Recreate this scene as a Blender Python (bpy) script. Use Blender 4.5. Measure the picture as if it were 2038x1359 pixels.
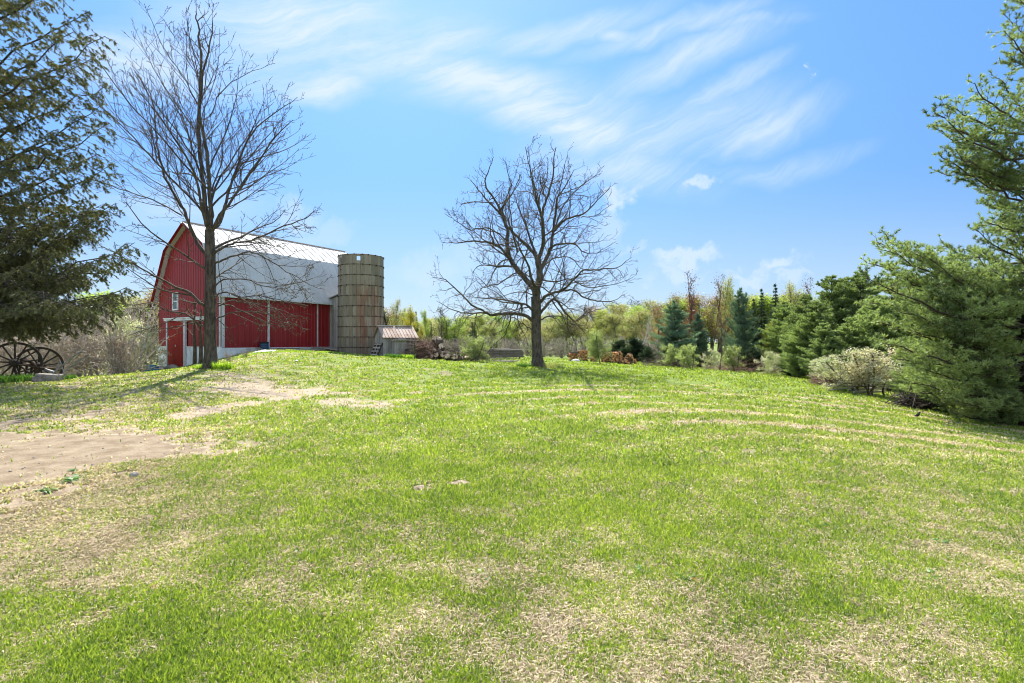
import bpy, math, random
import numpy as np
from math import pi, sin, cos, radians

# ------------------------------------------------------------------ camera
for _o in list(bpy.data.objects):
    bpy.data.objects.remove(_o)
SC = bpy.context.scene
COL = SC.collection
EYE = 1.6
F = 1019.0                      # focal length in photo pixels (photo is 2038 wide)
cam_data = bpy.data.cameras.new('camera')
cam_data.sensor_width = 36; cam_data.lens = 18.0
cam_data.clip_start = 0.05; cam_data.clip_end = 5000
cam = bpy.data.objects.new('camera', cam_data); COL.objects.link(cam)
cam.location = (0, 0, EYE); cam.rotation_euler = (pi/2, 0, 0)
SC.camera = cam

# ------------------------------------------------------------------ light
SUN_EL, SUN_AZ = 51.0, -13.0      # azimuth measured from +Y towards +X
sd = bpy.data.lights.new('sun', 'SUN'); sd.energy = 4.3; sd.angle = radians(0.53)
sd.color = (1.0, 0.95, 0.86)
sun = bpy.data.objects.new('sun', sd); COL.objects.link(sun)
sun.rotation_euler = (radians(90-SUN_EL), 0, radians(180-SUN_AZ))
SC.view_settings.view_transform = 'Standard'
SC.view_settings.look = 'None'
SC.view_settings.exposure = 1.4
SC.view_settings.gamma = 1.0
SC.cycles.filter_width = 1.05
SC.cycles.max_bounces = 7
SC.cycles.diffuse_bounces = 3
SC.cycles.transmission_bounces = 4
SC.cycles.transparent_max_bounces = 8

# ------------------------------------------------------------------ node helpers
class NT:
    def __init__(s, tree): s.t = tree; s.n = tree.nodes; s.l = tree.links
    def new(s, typ, **kw):
        n = s.n.new(typ)
        for k, v in kw.items(): setattr(n, k, v)
        return n
    def put(s, sock, v):
        if v is None: return
        if isinstance(v, bpy.types.NodeSocket): s.l.new(v, sock)
        else: sock.default_value = v
    def m(s, op, a, b=None, c=None, clamp=False):
        n = s.new('ShaderNodeMath', operation=op, use_clamp=clamp)
        s.put(n.inputs[0], a); s.put(n.inputs[1], b); s.put(n.inputs[2], c)
        return n.outputs[0]
    def mix(s, f, a, b, blend='MIX'):
        n = s.new('ShaderNodeMix', data_type='RGBA', blend_type=blend)
        s.put(n.inputs[0], f); s.put(n.inputs[6], a); s.put(n.inputs[7], b)
        return n.outputs[2]
    def noise(s, vec, scale, detail=3, rough=0.55, dist=0.0, lac=2.0):
        n = s.new('ShaderNodeTexNoise')
        s.put(n.inputs['Vector'], vec); n.inputs['Scale'].default_value = scale
        n.inputs['Detail'].default_value = detail; n.inputs['Roughness'].default_value = rough
        n.inputs['Distortion'].default_value = dist; n.inputs['Lacunarity'].default_value = lac
        return n.outputs['Fac']
    def ss(s, v, a, b, lo=0.0, hi=1.0):
        n = s.new('ShaderNodeMapRange', interpolation_type='SMOOTHSTEP')
        s.put(n.inputs[0], v)
        n.inputs[1].default_value = a; n.inputs[2].default_value = b
        n.inputs[3].default_value = lo; n.inputs[4].default_value = hi
        return n.outputs[0]
    def comb(s, x, y, z):
        n = s.new('ShaderNodeCombineXYZ'); s.put(n.inputs[0], x); s.put(n.inputs[1], y); s.put(n.inputs[2], z)
        return n.outputs[0]

def rgb(r, g, b): return (r, g, b, 1.0)

# ------------------------------------------------------------------ sky
world = bpy.data.worlds.new('World'); SC.world = world; world.use_nodes = True
W = NT(world.node_tree); W.n.clear()
sky = W.new('ShaderNodeTexSky', sky_type='NISHITA', sun_disc=False)
sky.sun_elevation = radians(SUN_EL); sky.sun_rotation = radians(SUN_AZ)
sky.altitude = 300; sky.air_density = 1.0; sky.dust_density = 0.3; sky.ozone_density = 2.6
tc = W.new('ShaderNodeTexCoord'); sp = W.new('ShaderNodeSeparateXYZ'); W.l.new(tc.outputs['Generated'], sp.inputs[0])
dx, dy, dz = sp.outputs
dyc = W.m('MAXIMUM', dy, 0.05)
U = W.m('DIVIDE', dx, dyc); V = W.m('DIVIDE', dz, dyc)
front = W.ss(dy, 0.05, 0.25)
uv = W.comb(U, V, 0.0)
wob = W.m('MULTIPLY', W.m('SUBTRACT', W.noise(uv, 2.6, 5), 0.5), 0.15)
wob2 = W.m('MULTIPLY', W.m('SUBTRACT', W.noise(W.comb(V, U, 3.0), 2.6, 5), 0.5), 0.15)
Ud = W.m('ADD', U, wob); Vd = W.m('ADD', V, wob2)
def px2(u, v): return ((u-1019)/F, (679.5-v)/F)
def blob(px, py, sx, sy, rot, amp, u=None, v=None, soft=0.0):
    cx, cy = px2(px, py); sx /= F; sy /= F
    u = Ud if u is None else u; v = Vd if v is None else v
    a = W.m('SUBTRACT', u, cx); b = W.m('SUBTRACT', v, cy)
    c, s_ = cos(radians(rot)), sin(radians(rot))
    p = W.m('ADD', W.m('MULTIPLY', a, c/sx), W.m('MULTIPLY', b, s_/sx))
    q = W.m('ADD', W.m('MULTIPLY', a, -s_/sy), W.m('MULTIPLY', b, c/sy))
    d = W.m('SQRT', W.m('ADD', W.m('MULTIPLY', p, p), W.m('MULTIPLY', q, q)))
    return W.ss(d, 1.0, soft, 0.0, amp)
cir = None
for args in [(900,150,330,60,-12,.85),(1120,235,330,85,-14,.95),(1330,250,330,75,20,.6),(1240,330,280,70,-8,.5),
             (1420,175,210,30,28,.55),(1120,60,260,42,12,.45),(560,60,330,110,-2,.85),(640,170,150,40,4,.75),
             (300,130,260,90,0,.6),(1210,65,70,26,-10,.5),(1560,320,220,40,10,.3),(1480,50,170,22,8,.3),
             (850,100,240,50,14,.55),(700,110,420,90,8,.55),(1500,250,240,60,22,.5),(1350,120,300,50,22,.5),(1050,190,380,90,-10,.7),(330,400,300,60,0,.3),(1330,60,260,30,15,.4)]:
    b = blob(*args)
    cir = b if cir is None else W.m('MAXIMUM', cir, b)
# streaky filaments: noise stretched along slightly curved, right-rising lines
ang = radians(17)
su = W.m('ADD', W.m('MULTIPLY', Ud, cos(ang)), W.m('MULTIPLY', Vd, sin(ang)))
sv = W.m('SUBTRACT', W.m('MULTIPLY', Vd, cos(ang)), W.m('MULTIPLY', Ud, sin(ang)))
sv = W.m('ADD', sv, W.m('MULTIPLY', W.m('MULTIPLY', su, su), -0.35))
st1 = W.noise(W.comb(W.m('MULTIPLY', su, 1.5), W.m('MULTIPLY', sv, 12.0), 1.0), 1.6, 9, 0.68, 0.5)
st2 = W.noise(W.comb(W.m('MULTIPLY', su, 3.0), W.m('MULTIPLY', sv, 26.0), 5.0), 2.4, 8, 0.7, 0.6)
soft = W.noise(uv, 3.4, 6, 0.6, 0.4)
fil = W.m('ADD', W.m('MULTIPLY', W.ss(st1, 0.36, 0.66), 0.62), W.m('MULTIPLY', W.ss(st2, 0.35, 0.75), 0.25))
fil = W.m('ADD', fil, W.m('MULTIPLY', W.ss(soft, 0.35, 0.7), 0.3))
cirrus = W.m('MULTIPLY', W.m('POWER', cir, .8), W.m('ADD', fil, .30))
cum = None
lump = W.m('MULTIPLY', W.m('SUBTRACT', W.noise(uv, 16, 6, 0.62), 0.5), 0.16)
lump2 = W.m('MULTIPLY', W.m('SUBTRACT', W.noise(W.comb(V, U, 7.0), 16, 6, 0.62), 0.5), 0.14)
Uc = W.m('ADD', U, lump); Vc = W.m('ADD', V, lump2)
for args in [(1238,395,34,55,-25,.8),(1215,450,50,50,0,.45),(1392,368,55,17,22,.55),(1370,512,100,26,12,.75),
             (1345,545,80,24,0,.6),(1540,520,62,26,18,.75),(1490,550,60,20,0,.6),(1575,545,50,16,0,.5),(850,540,110,50,10,.35),
             (930,500,80,60,0,.25),(1180,470,60,40,0,.3),(1620,140,14,12,0,.5),(590,430,70,40,0,.4),(1260,492,40,16,0,.35),
             (640,470,90,30,10,.3)]:
    b = blob(*args, u=Uc, v=Vc, soft=0.2)
    cum = b if cum is None else W.m('MAXIMUM', cum, b)
haze = W.ss(V, 0.36, -0.02, 0.0, 0.52)
cloudf = W.m('ADD', W.m('MULTIPLY', cirrus, 1.2), W.m('MULTIPLY', cum, 0.95), clamp=True)
cloudf = W.m('MULTIPLY', W.m('ADD', cloudf, W.m('MULTIPLY', haze, W.m('SUBTRACT', 1.0, cloudf)), clamp=True), front)
# bright cloud cover added behind the camera to lift fill on shaded faces
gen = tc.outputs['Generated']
rear_fill = W.m('MULTIPLY', W.ss(dy, .05, -.35), W.m('MULTIPLY', W.ss(W.noise(gen, 2.2, 6, .6, .4), .33, .62, .25, 1.0), W.ss(dz, -.02, .1)))
cloudf = W.m('MAXIMUM', cloudf, rear_fill)
hs = W.new('ShaderNodeHueSaturation'); hs.inputs['Saturation'].default_value = 1.14; hs.inputs['Value'].default_value = 1.0
W.l.new(sky.outputs[0], hs.inputs['Color'])
dkf = W.ss(dz, -0.12, 0.62, 0.0, 1.0)        # sky colour dimmed and tinted by hand towards the horizon
skyc = W.mix(1.0, hs.outputs[0], W.mix(dkf, rgb(.255, .298, .405), rgb(.83, .95, 1.0)), 'MULTIPLY')
SKYK = 0.088
ck = W.m('ADD', 1.0, W.m('MULTIPLY', rear_fill, .75))
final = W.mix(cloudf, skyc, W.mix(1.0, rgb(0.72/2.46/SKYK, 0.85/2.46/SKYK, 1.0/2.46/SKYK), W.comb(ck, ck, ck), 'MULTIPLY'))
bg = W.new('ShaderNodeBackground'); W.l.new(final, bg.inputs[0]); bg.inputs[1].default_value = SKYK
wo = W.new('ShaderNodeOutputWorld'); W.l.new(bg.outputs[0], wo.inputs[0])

# ------------------------------------------------------------------ object helpers
def tag(o, label=None, cat=None, group=None, kind=None):
    if label: o['label'] = label
    if cat: o['category'] = cat
    if group: o['group'] = group
    if kind: o['kind'] = kind
    return o

def empty(name, loc, rz=0, **kw):
    o = bpy.data.objects.new(name, None); COL.objects.link(o)
    o.location = loc; o.rotation_euler = (0, 0, rz); o.empty_display_size = 0.2
    return tag(o, **kw)

def build(name, V, faces, mats, parent=None, rnd=None, midx=None, smooth=False, attrs=None, loc=None, rz=0):
    """faces: list of int arrays (n,k). One mesh object."""
    V = np.asarray(V, dtype=np.float32)
    me = bpy.data.meshes.new(name)
    me.vertices.add(len(V)); me.vertices.foreach_set('co', V.ravel())
    loops = np.concatenate([np.asarray(f).ravel() for f in faces]).astype(np.int32)
    tot = np.concatenate([np.full(len(f), np.asarray(f).shape[1]) for f in faces]).astype(np.int32)
    start = np.concatenate([[0], np.cumsum(tot)[:-1]]).astype(np.int32)
    me.loops.add(len(loops)); me.loops.foreach_set('vertex_index', loops)
    me.polygons.add(len(tot)); me.polygons.foreach_set('loop_start', start); me.polygons.foreach_set('loop_total', tot)
    if not isinstance(mats, (list, tuple)): mats = [mats]
    for m in mats: me.materials.append(m)
    if midx is not None: me.polygons.foreach_set('material_index', np.asarray(midx, dtype=np.int32))
    me.polygons.foreach_set('use_smooth', np.full(len(tot), bool(smooth)))
    at = dict(attrs or {})
    if rnd is not None: at['rnd'] = rnd
    for k, v in at.items():
        a = me.attributes.new(k, 'FLOAT', 'POINT'); a.data.foreach_set('value', np.asarray(v, dtype=np.float32))
    me.update(calc_edges=True)
    o = bpy.data.objects.new(name, me); COL.objects.link(o)
    if parent is not None: o.parent = parent
    if loc is not None: o.location = loc
    o.rotation_euler = (0, 0, rz)
    return o

class MB:
    """collects simple solids, then links them as ONE mesh"""
    def __init__(s): s.v = []; s.f = []; s.r = []; s.n = 0
    def add(s, v, f, r=0.5):
        s.v += [tuple(p) for p in v]; s.f += [tuple(i+s.n for i in q) for q in f]
        s.r += [r]*len(v); s.n += len(v)
    def box(s, c, size, rot=None, r=0.5):
        hx, hy, hz = size[0]/2, size[1]/2, size[2]/2
        v = np.array([(x, y, z) for x in (-hx, hx) for y in (-hy, hy) for z in (-hz, hz)])
        if rot is not None: v = v @ np.asarray(rot).T
        v = v + np.array(c)
        s.add(v, [(0,1,3,2),(4,6,7,5),(0,4,5,1),(2,3,7,6),(0,2,6,4),(1,5,7,3)], r)
    def b2(s, x0, x1, y0, y1, z0, z1, r=0.5):
        s.box(((x0+x1)/2, (y0+y1)/2, (z0+z1)/2), (x1-x0, y1-y0, z1-z0), r=r)
    def bar(s, a, b, w, h=None, r=0.5, up=(0,0,1)):
        a = np.array(a, float); b = np.array(b, float); h = h or w
        t = b-a; L = np.linalg.norm(t); t /= L
        u = np.cross(np.array(up, float), t)
        if np.linalg.norm(u) < 1e-3: u = np.cross(np.array((1., 0, 0)), t)
        u /= np.linalg.norm(u); q = np.cross(t, u)
        s.box((a+b)/2, (L, w, h), np.stack([t, u, q], 1), r)
    def poly(s, pts, d, r=0.5):
        """extrude polygon pts by vector d"""
        n = len(pts); p = [np.array(q, float) for q in pts]; d = np.array(d, float)
        s.add(p+[q+d for q in p], [tuple(range(n))[::-1], tuple(range(n, 2*n))]+[(i, (i+1) % n, n+(i+1) % n, n+i) for i in range(n)], r)
    def tube(s, pts, rad, k=8, r=0.5, caps=True, closed=False):
        pts = [np.array(p, float) for p in pts]; n = len(pts)
        rad = [rad]*n if not hasattr(rad, '__len__') else rad
        v = []
        ref = None
        for i in range(n):
            if closed: t = pts[(i+1) % n]-pts[i-1]
            else: t = pts[min(i+1, n-1)]-pts[max(i-1, 0)]
            t /= (np.linalg.norm(t)+1e-9)
            if ref is None:
                ref = np.array((0, 0, 1.)) if abs(t[2]) < .9 else np.array((1., 0, 0))
            u = np.cross(ref, t); u /= np.linalg.norm(u); w = np.cross(t, u); ref = w if not closed else ref
            for j in range(k):
                a = 2*pi*j/k
                v.append(pts[i]+rad[i]*(cos(a)*u+sin(a)*w))
        f = []
        m = n if closed else n-1
        for i in range(m):
            for j in range(k):
                i2 = (i+1) % n
                f.append((i*k+j, i*k+(j+1) % k, i2*k+(j+1) % k, i2*k+j))
        if caps and not closed:
            f.append(tuple(range(k))[::-1]); f.append(tuple(range((n-1)*k, n*k)))
        s.add(v, f, r)
    def build(s, name, mat, parent=None, smooth=False, loc=None, rz=0, bevel=0):
        by = {}
        for q in s.f: by.setdefault(len(q), []).append(q)
        o = build(name, s.v, [np.array(b) for b in by.values()], mat, parent, rnd=s.r, smooth=smooth, loc=loc, rz=rz)
        if bevel:
            md = o.modifiers.new('bevel', 'BEVEL'); md.width = bevel; md.segments = 2; md.limit_method = 'ANGLE'
        return o

def copy_tree(o, parent=None):
    c = o.copy(); COL.objects.link(c); c.parent = parent
    for ch in o.children:
        copy_tree(ch, c)
    return c

# ------------------------------------------------------------------ numpy noise
def _hash(ix, iy, s):
    h = (ix.astype(np.int64)*374761393 + iy.astype(np.int64)*668265263 + s*974634777) & 0xffffffff
    h = ((h ^ (h >> 13))*1274126177) & 0xffffffff
    h = h ^ (h >> 16)
    return (h & 0xffff)/65535.0
def vn(x, y, s=0):
    x = np.asarray(x, float); y = np.asarray(y, float)
    ix = np.floor(x); iy = np.floor(y); fx = x-ix; fy = y-iy
    fx = fx*fx*(3-2*fx); fy = fy*fy*(3-2*fy)
    a = _hash(ix, iy, s); b = _hash(ix+1, iy, s); c = _hash(ix, iy+1, s); d = _hash(ix+1, iy+1, s)
    return (a*(1-fx)+b*fx)*(1-fy)+(c*(1-fx)+d*fx)*fy
def fbm(x, y, s=0, o=4, g=0.5):
    t = 0; a = 1; n = 0
    for i in range(o):
        t = t+a*vn(x*2**i+i*17.3, y*2**i-i*9.1, s+i); n += a; a *= g
    return t/n

# ------------------------------------------------------------------ terrain
CP = np.array([(0,0,0),(-4,3,0),(4,3,-.08),(-8,6,0),(8,6,-.28),(0,10,0),(-6,11,0),(5,12,-.08),(-10,14,.08),(-5,17,.1),(0,18,.06),
 (6,20,-.02),(-12.3,21,.5),(-9,23,.42),(-15.5,20,.25),(-20,20,.0),(-14,26,.66),(-18,26,-.15),(-22,28,-.55),(-24.9,36.1,-.42),(-28,34,-.55),
 (-21.5,33.2,-.1),(-17.8,30.6,.25),(-16.6,27,.26),(-15.3,28.2,.72),(-18.3,32.0,.55),(-15.8,31,.97),(-13.2,31.5,.95),(-11.6,33,.90),(-10.4,35.5,.62),(-8.5,33.5,.60),(-6.6,34,.5),(-5,35,.36),
 (-2,40,.38),(0,45,.2),(5,42,.0),(9,45,-.15),(1.4,28,.2),(-4,28,.32),(7.9,38,-.12),(11.2,32,-.18),(15,30,-.38),(17,26,-.6),
 (13.4,20,-.46),(12.9,14,-.72),(9,14,-.36),(20,25,-1.0),(20,12,-1.2),(14,8,-.8),(-14,8,0),(-25,12,-.1),(-12,42,1.0),(-18,45,.3),(-30,45,-.5),
 (-10,60,.0),(20,50,-.5),(35,35,-1.0),(0,80,0),(-40,70,-.2),(40,80,-.4),(-45,30,-.4),(0,-20,0),(-25,-15,0),(25,-15,-1),(0,120,.2),(90,40,-1),(-90,40,-.4),(-60,110,0),(60,120,0)], float)
def _tps(r): return np.where(r > 1e-6, r*r*np.log(np.maximum(r, 1e-6)), 0)
_n = len(CP)
_D = np.sqrt(((CP[:, None, :2]-CP[None, :, :2])**2).sum(-1))
_A = np.zeros((_n+3, _n+3)); _A[:_n, :_n] = _tps(_D)+np.eye(_n)*0.6
_A[:_n, _n] = 1; _A[:_n, _n+1:] = CP[:, :2]; _A[_n:, :_n] = _A[:_n, _n:].T
_w = np.linalg.solve(_A, np.concatenate([CP[:, 2], np.zeros(3)]))
def G(x, y):
    x = np.asarray(x, float); y = np.asarray(y, float); sh = x.shape
    xf = x.ravel(); yf = y.ravel(); out = np.empty(len(xf))
    for i in range(0, len(xf), 60000):
        a = xf[i:i+60000]; b = yf[i:i+60000]
        r = np.sqrt((a[:, None]-CP[None, :, 0])**2+(b[:, None]-CP[None, :, 1])**2)
        z = _tps(r) @ _w[:_n] + _w[_n] + _w[_n+1]*a + _w[_n+2]*b
        d = np.hypot(a, b); k = np.clip((150-d)/60, 0, 1)
        out[i:i+60000] = z*k - 0.2*(1-k)
    out += (fbm(xf*0.9, yf*0.9, 5, 3)-.5)*0.022
    return out.reshape(sh)
def g1(x, y): return float(G(np.array([x]), np.array([y]))[0])
def PX(x, d): return (x-1019)/F*d
def at(x, y, d): return np.array(((x-1019)/F*d, d, EYE-(y-679.5)/F*d))
def ground_px(x, d, dz=0.0):
    X = PX(x, d); return np.array((X, d, g1(X, d)+dz))

# where the turf is lush, thin or bare; blobs were read off the lawn and sit on the ground
def patches(x, y):
    """returns green (0..1), dirt (0..1), mow (stripes -1..1)"""
    yy = np.maximum(y, 0.3)
    z = 0.0
    u = 1019+F*x/yy; v = 679.5+F*EYE/yy
    g = 0.635+(fbm(x*0.45, y*0.45, 11, 4)-.5)*0.38+(fbm(x*4.2, y*4.2, 31, 4)-.5)*.8-.07*np.clip((4.5-np.hypot(x, y))/2, 0, 1)
    for (cx, cy, sx, sy, a) in [(950,900,420,110,.32),(640,1000,220,90,.18),(100,1090,360,150,-.68),(60,1040,260,60,-.2),(300,960,260,60,-.16),(330,800,260,45,-.20),
            (1100,1250,500,120,-.13),(1880,1120,260,120,-.30),(1500,1320,330,110,-.16),(1000,740,600,25,.30),(1500,780,350,40,.12),
            (350,1300,260,70,.22),(1180,1020,160,35,.15),(700,940,80,45,-.25),(1700,1000,200,40,-.14),(1900,950,200,50,.1),(1300,1180,140,50,.1),
            (720,980,60,40,-.2),(560,740,140,18,-.12)]:
        g = g+.72*a*np.exp(-(((u-cx)/sx)**2+((v-cy)/sy)**2))
    # bare drive on the left, thin patch in the middle distance
    n = (fbm(x*1.3, y*1.3, 41, 4)-.5)
    def ell(cx, cy, sx, sy, rot=0):
        a, b = (u-cx), (v-cy); c, s_ = cos(radians(rot)), sin(radians(rot))
        return np.sqrt(((a*c+b*s_)/sx)**2+((-a*s_+b*c)/sy)**2)
    e = np.minimum(ell(-60, 950, 330, 95, -14), ell(180, 893, 235, 34, -3))
    e = np.minimum(e, ell(-300, 930, 420, 90, 0))
    n_ = n+(fbm(x*5, y*5, 43, 3)-.5)*.8; dirt = np.clip((1.02-e+n_*1.0)*2.2, 0, 1); g = g-.35*np.clip((1.5-e+n_)*1.2, 0, 1)
    e2 = np.minimum(ell(540, 783, 130, 14, 3), ell(720, 802, 110, 9, 3))
    e2 = np.minimum(e2, ell(440, 815, 110, 7, -8))
    dirt = np.maximum(dirt, np.clip((1.1-e2+n*2.6)*.9, 0, .36)); g = g-.5*np.clip((1.3-e2+n*2)*1., 0, 1)
    for (cx, cy, sx, sy) in [(915,963,34,8),(838,972,20,9),(1335,925,26,6),(1380,915,20,5),(1292,942,20,4),(1490,890,12,4),(1545,869,9,3),(1092,817,9,3),(1145,848,14,3),
                             (880,752,26,3),(850,745,22,2.5),(1650,827,16,3),(560,905,18,4),(765,980,16,8),(650,905,20,5),(500,880,40,6),(410,900,40,7),(1660,842,14,3)]:
        dirt = np.maximum(dirt, np.clip((1.0-ell(cx, cy, sx, sy)+n*2.6)*1.6, 0, .5))
    # mower passes: concentric rounds at the right
    rr = np.sqrt(((x-5.2)/1.0)**2+((y-4.2)/1.05)**2)+ (fbm(x*.5, y*.5, 77, 2)-.5)*.35
    th = np.arctan2(y-4.2, x-5.2)
    w = np.clip((rr-3.6)/2.5, 0, 1)*np.clip((17-rr)/3, 0, 1)*np.clip((th+.1)*2, 0, 1)*np.clip((2.5-th)*1.6, 0, 1)
    mow = np.sin(rr*2*pi/1.45+np.sin(rr*1.3)*.6)*w*(.45+.9*fbm(x*.4, y*.4, 66, 2))
    track = np.exp(-((rr-12.35)/.13)**2)*np.clip((th-.9)*3, 0, 1)*np.clip((2.35-th)*3, 0, 1)
    g = g+.22*np.clip((y-9)/8, 0, 1)*np.clip((x+6)/5, 0, 1); g = g-.60*np.clip(mow, 0, 1)+.10*np.clip(-mow, 0, 1)+0.12*np.clip(-mow, 0, 1)-track*(.75+n)
    back = np.clip((1.0-y)/3, 0, 1)
    g = g*(1-back)+0.6*back; dirt = dirt*(1-back)
    return np.clip(g, 0, 1), dirt, mow

# ------------------------------------------------------------------ materials
def material(name):
    m = bpy.data.materials.new(name); m.use_nodes = True
    N = NT(m.node_tree); N.n.clear()
    out = N.new('ShaderNodeOutputMaterial')
    return m, N, out
def principled(N, out, col, rough=0.8, metal=0.0, spec=0.3, bump=None, bstr=0.3, bdist=0.02):
    p = N.new('ShaderNodeBsdfPrincipled')
    N.put(p.inputs['Base Color'], col); N.put(p.inputs['Roughness'], rough); N.put(p.inputs['Metallic'], metal)
    p.inputs['Specular IOR Level'].default_value = spec
    if bump is not None:
        b = N.new('ShaderNodeBump'); b.inputs['Strength'].default_value = bstr; b.inputs['Distance'].default_value = bdist
        N.l.new(bump, b.inputs['Height']); N.l.new(b.outputs[0], p.inputs['Normal'])
    N.l.new(p.outputs[0], out.inputs[0]); return p
def attr(N, k):
    a = N.new('ShaderNodeAttribute', attribute_name=k); return a.outputs['Fac']
def opos(N):
    return N.new('ShaderNodeTexCoord').outputs['Object']
def wpos(N):
    return N.new('ShaderNodeNewGeometry').outputs['Position']
def scaled(N, v, s):
    m = N.new('ShaderNodeMapping'); m.inputs['Scale'].default_value = s; N.l.new(v, m.inputs[0]); return m.outputs[0]

def leaf_mat(name, ca, cb, trans=0.45, rough=0.7, hi=None):
    m, N, out = material(name)
    r = attr(N, 'rnd')
    col = N.mix(r, rgb(*ca), rgb(*cb))
    oi = N.new('ShaderNodeObjectInfo')
    k = N.ss(oi.outputs['Random'], 0, 1, .86, 1.16)
    col = N.mix(1.0, col, N.comb(k, k, k), 'MULTIPLY')
    d = N.new('ShaderNodeBsdfDiffuse'); N.l.new(col, d.inputs[0])
    t = N.new('ShaderNodeBsdfTranslucent')
    tcol = N.mix(1.0, col, rgb(1.35, 1.45, .75), 'MULTIPLY'); N.l.new(tcol, t.inputs[0])
    g = N.new('ShaderNodeBsdfGlossy'); g.inputs['Roughness'].default_value = 0.45; g.inputs[0].default_value = rgb(.8,.85,.8)
    a = N.new('ShaderNodeMixShader'); a.inputs[0].default_value = trans
    N.l.new(d.outputs[0], a.inputs[1]); N.l.new(t.outputs[0], a.inputs[2])
    b = N.new('ShaderNodeMixShader'); b.inputs[0].default_value = 0.05
    N.l.new(a.outputs[0], b.inputs[1]); N.l.new(g.outputs[0], b.inputs[2])
    N.l.new(b.outputs[0], out.inputs[0])
    return m
def bark_mat(name, ca, cb, scale=6.0, rough=0.85):
    m, N, out = material(name)
    p = opos(N)
    n = N.noise(scaled(N, p, (1, 1, .22)), scale*2.2, 5, .65)
    n2 = N.noise(p, scale*.5, 3)
    col = N.mix(N.ss(n, .35, .68), rgb(*ca), rgb(*cb))
    col = N.mix(N.ss(n2, .45, .75, 0, .5), col, rgb(*(c*1.35 for c in cb)))
    principled(N, out, col, rough, spec=.25, bump=n, bstr=.8, bdist=.03)
    return m
def plain_mat(name, col, rough=.7, metal=0, spec=.3, var=.35, scale=6, dirt=None):
    m, N, out = material(name)
    p = opos(N); n = N.noise(p, scale, 5, .6)
    r = attr(N, 'rnd')
    c = N.mix(N.ss(n, .3, .7, 0, 1), rgb(*(x*(1-var) for x in col)), rgb(*(min(1, x*(1+var)) for x in col)))
    if dirt: c = N.mix(N.ss(N.noise(scaled(N, p, (1,1,.35)), scale*.6, 6, .7), .48, .7, 0, .85), c, rgb(*dirt))
    principled(N, out, c, rough, metal, spec, bump=n, bstr=.25, bdist=.01)
    return m
def wood_mat(name, ca, cb, axis=2, scale=9, rough=.85, k=.55):
    """weathered boards: tone per board (rnd) and long grain streaks"""
    m, N, out = material(name)
    p = opos(N); s = [1.0, 1.0, 1.0]; s[axis] = .07
    n = N.noise(scaled(N, p, s), scale*3, 5, .7)
    r = attr(N, 'rnd')
    col = N.mix(N.m('ADD', N.m('MULTIPLY', r, k), N.m('MULTIPLY', N.ss(n, .3, .72), 1-k)), rgb(*ca), rgb(*cb))
    col = N.mix(N.ss(N.noise(p, 2.2, 5, .7), .52, .78, 0, .55), col, rgb(*(c*.45 for c in ca)))
    principled(N, out, col, rough, spec=.2, bump=n, bstr=.5, bdist=.01)
    return m

M = {}
M['bark_grey'] = bark_mat('grey_bark', (.038, .030, .023), (.12, .10, .08))
M['twig'] = plain_mat('twig_bark', (.075, .054, .039), .8, var=.3, scale=3)
M['bark_pale'] = bark_mat('pale_twigs', (.24, .195, .165), (.48, .42, .37))
M['bark_brown'] = bark_mat('brown_bark', (.06, .045, .033), (.15, .12, .09))
M['bark_dark'] = bark_mat('dark_bark', (.03, .024, .02), (.085, .07, .055))
M['birch'] = bark_mat('birch_bark', (.34, .32, .30), (.6, .58, .55))

# ground material
m, N, out = material('lawn_ground')
p = wpos(N)
gr = attr(N, 'green'); di = attr(N, 'dirt')
n1 = N.noise(p, 9, 5, .7); n2 = N.noise(p, 55, 4, .75); n3 = N.noise(p, 1.1, 4, .6)
gg = N.m('ADD', gr, N.m('ADD', N.m('MULTIPLY', N.m('SUBTRACT', n1, .5), 1.1), N.m('MULTIPLY', N.m('SUBTRACT', n2, .5), 1.3)))
straw = N.mix(N.ss(n2, .3, .7), rgb(.16, .12, .085), rgb(.56, .455, .345))
green = N.mix(n3, rgb(.13, .22, .028), rgb(.25, .345, .05))
green = N.mix(N.ss(n2, .35, .65), N.mix(.7, green, rgb(.03, .055, .01)), green)
col = N.mix(N.ss(gg, .30, .78, 0, .88), straw, green)
soil = N.mix(N.ss(N.noise(p, 3.0, 6, .65), .3, .7), rgb(.17, .125, .08), rgb(.30, .24, .165))
soil = N.mix(N.ss(N.noise(p, 34, 6, .8), .48, .66, 0, .75), soil, rgb(.15, .11, .075))
soil = N.mix(N.ss(N.noise(p, 90, 3, .7), .56, .68, 0, .6), soil, rgb(.46, .40, .33))
dd = N.m('ADD', di, N.m('MULTIPLY', N.m('SUBTRACT', n1, .5), .9))
col = N.mix(N.ss(dd, .32, .62), col, soil)
h = N.m('ADD', N.m('MULTIPLY', n2, .6), n1)
principled(N, out, col, .95, spec=.08, bump=h, bstr=.45, bdist=.03)
M['ground'] = m

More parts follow.
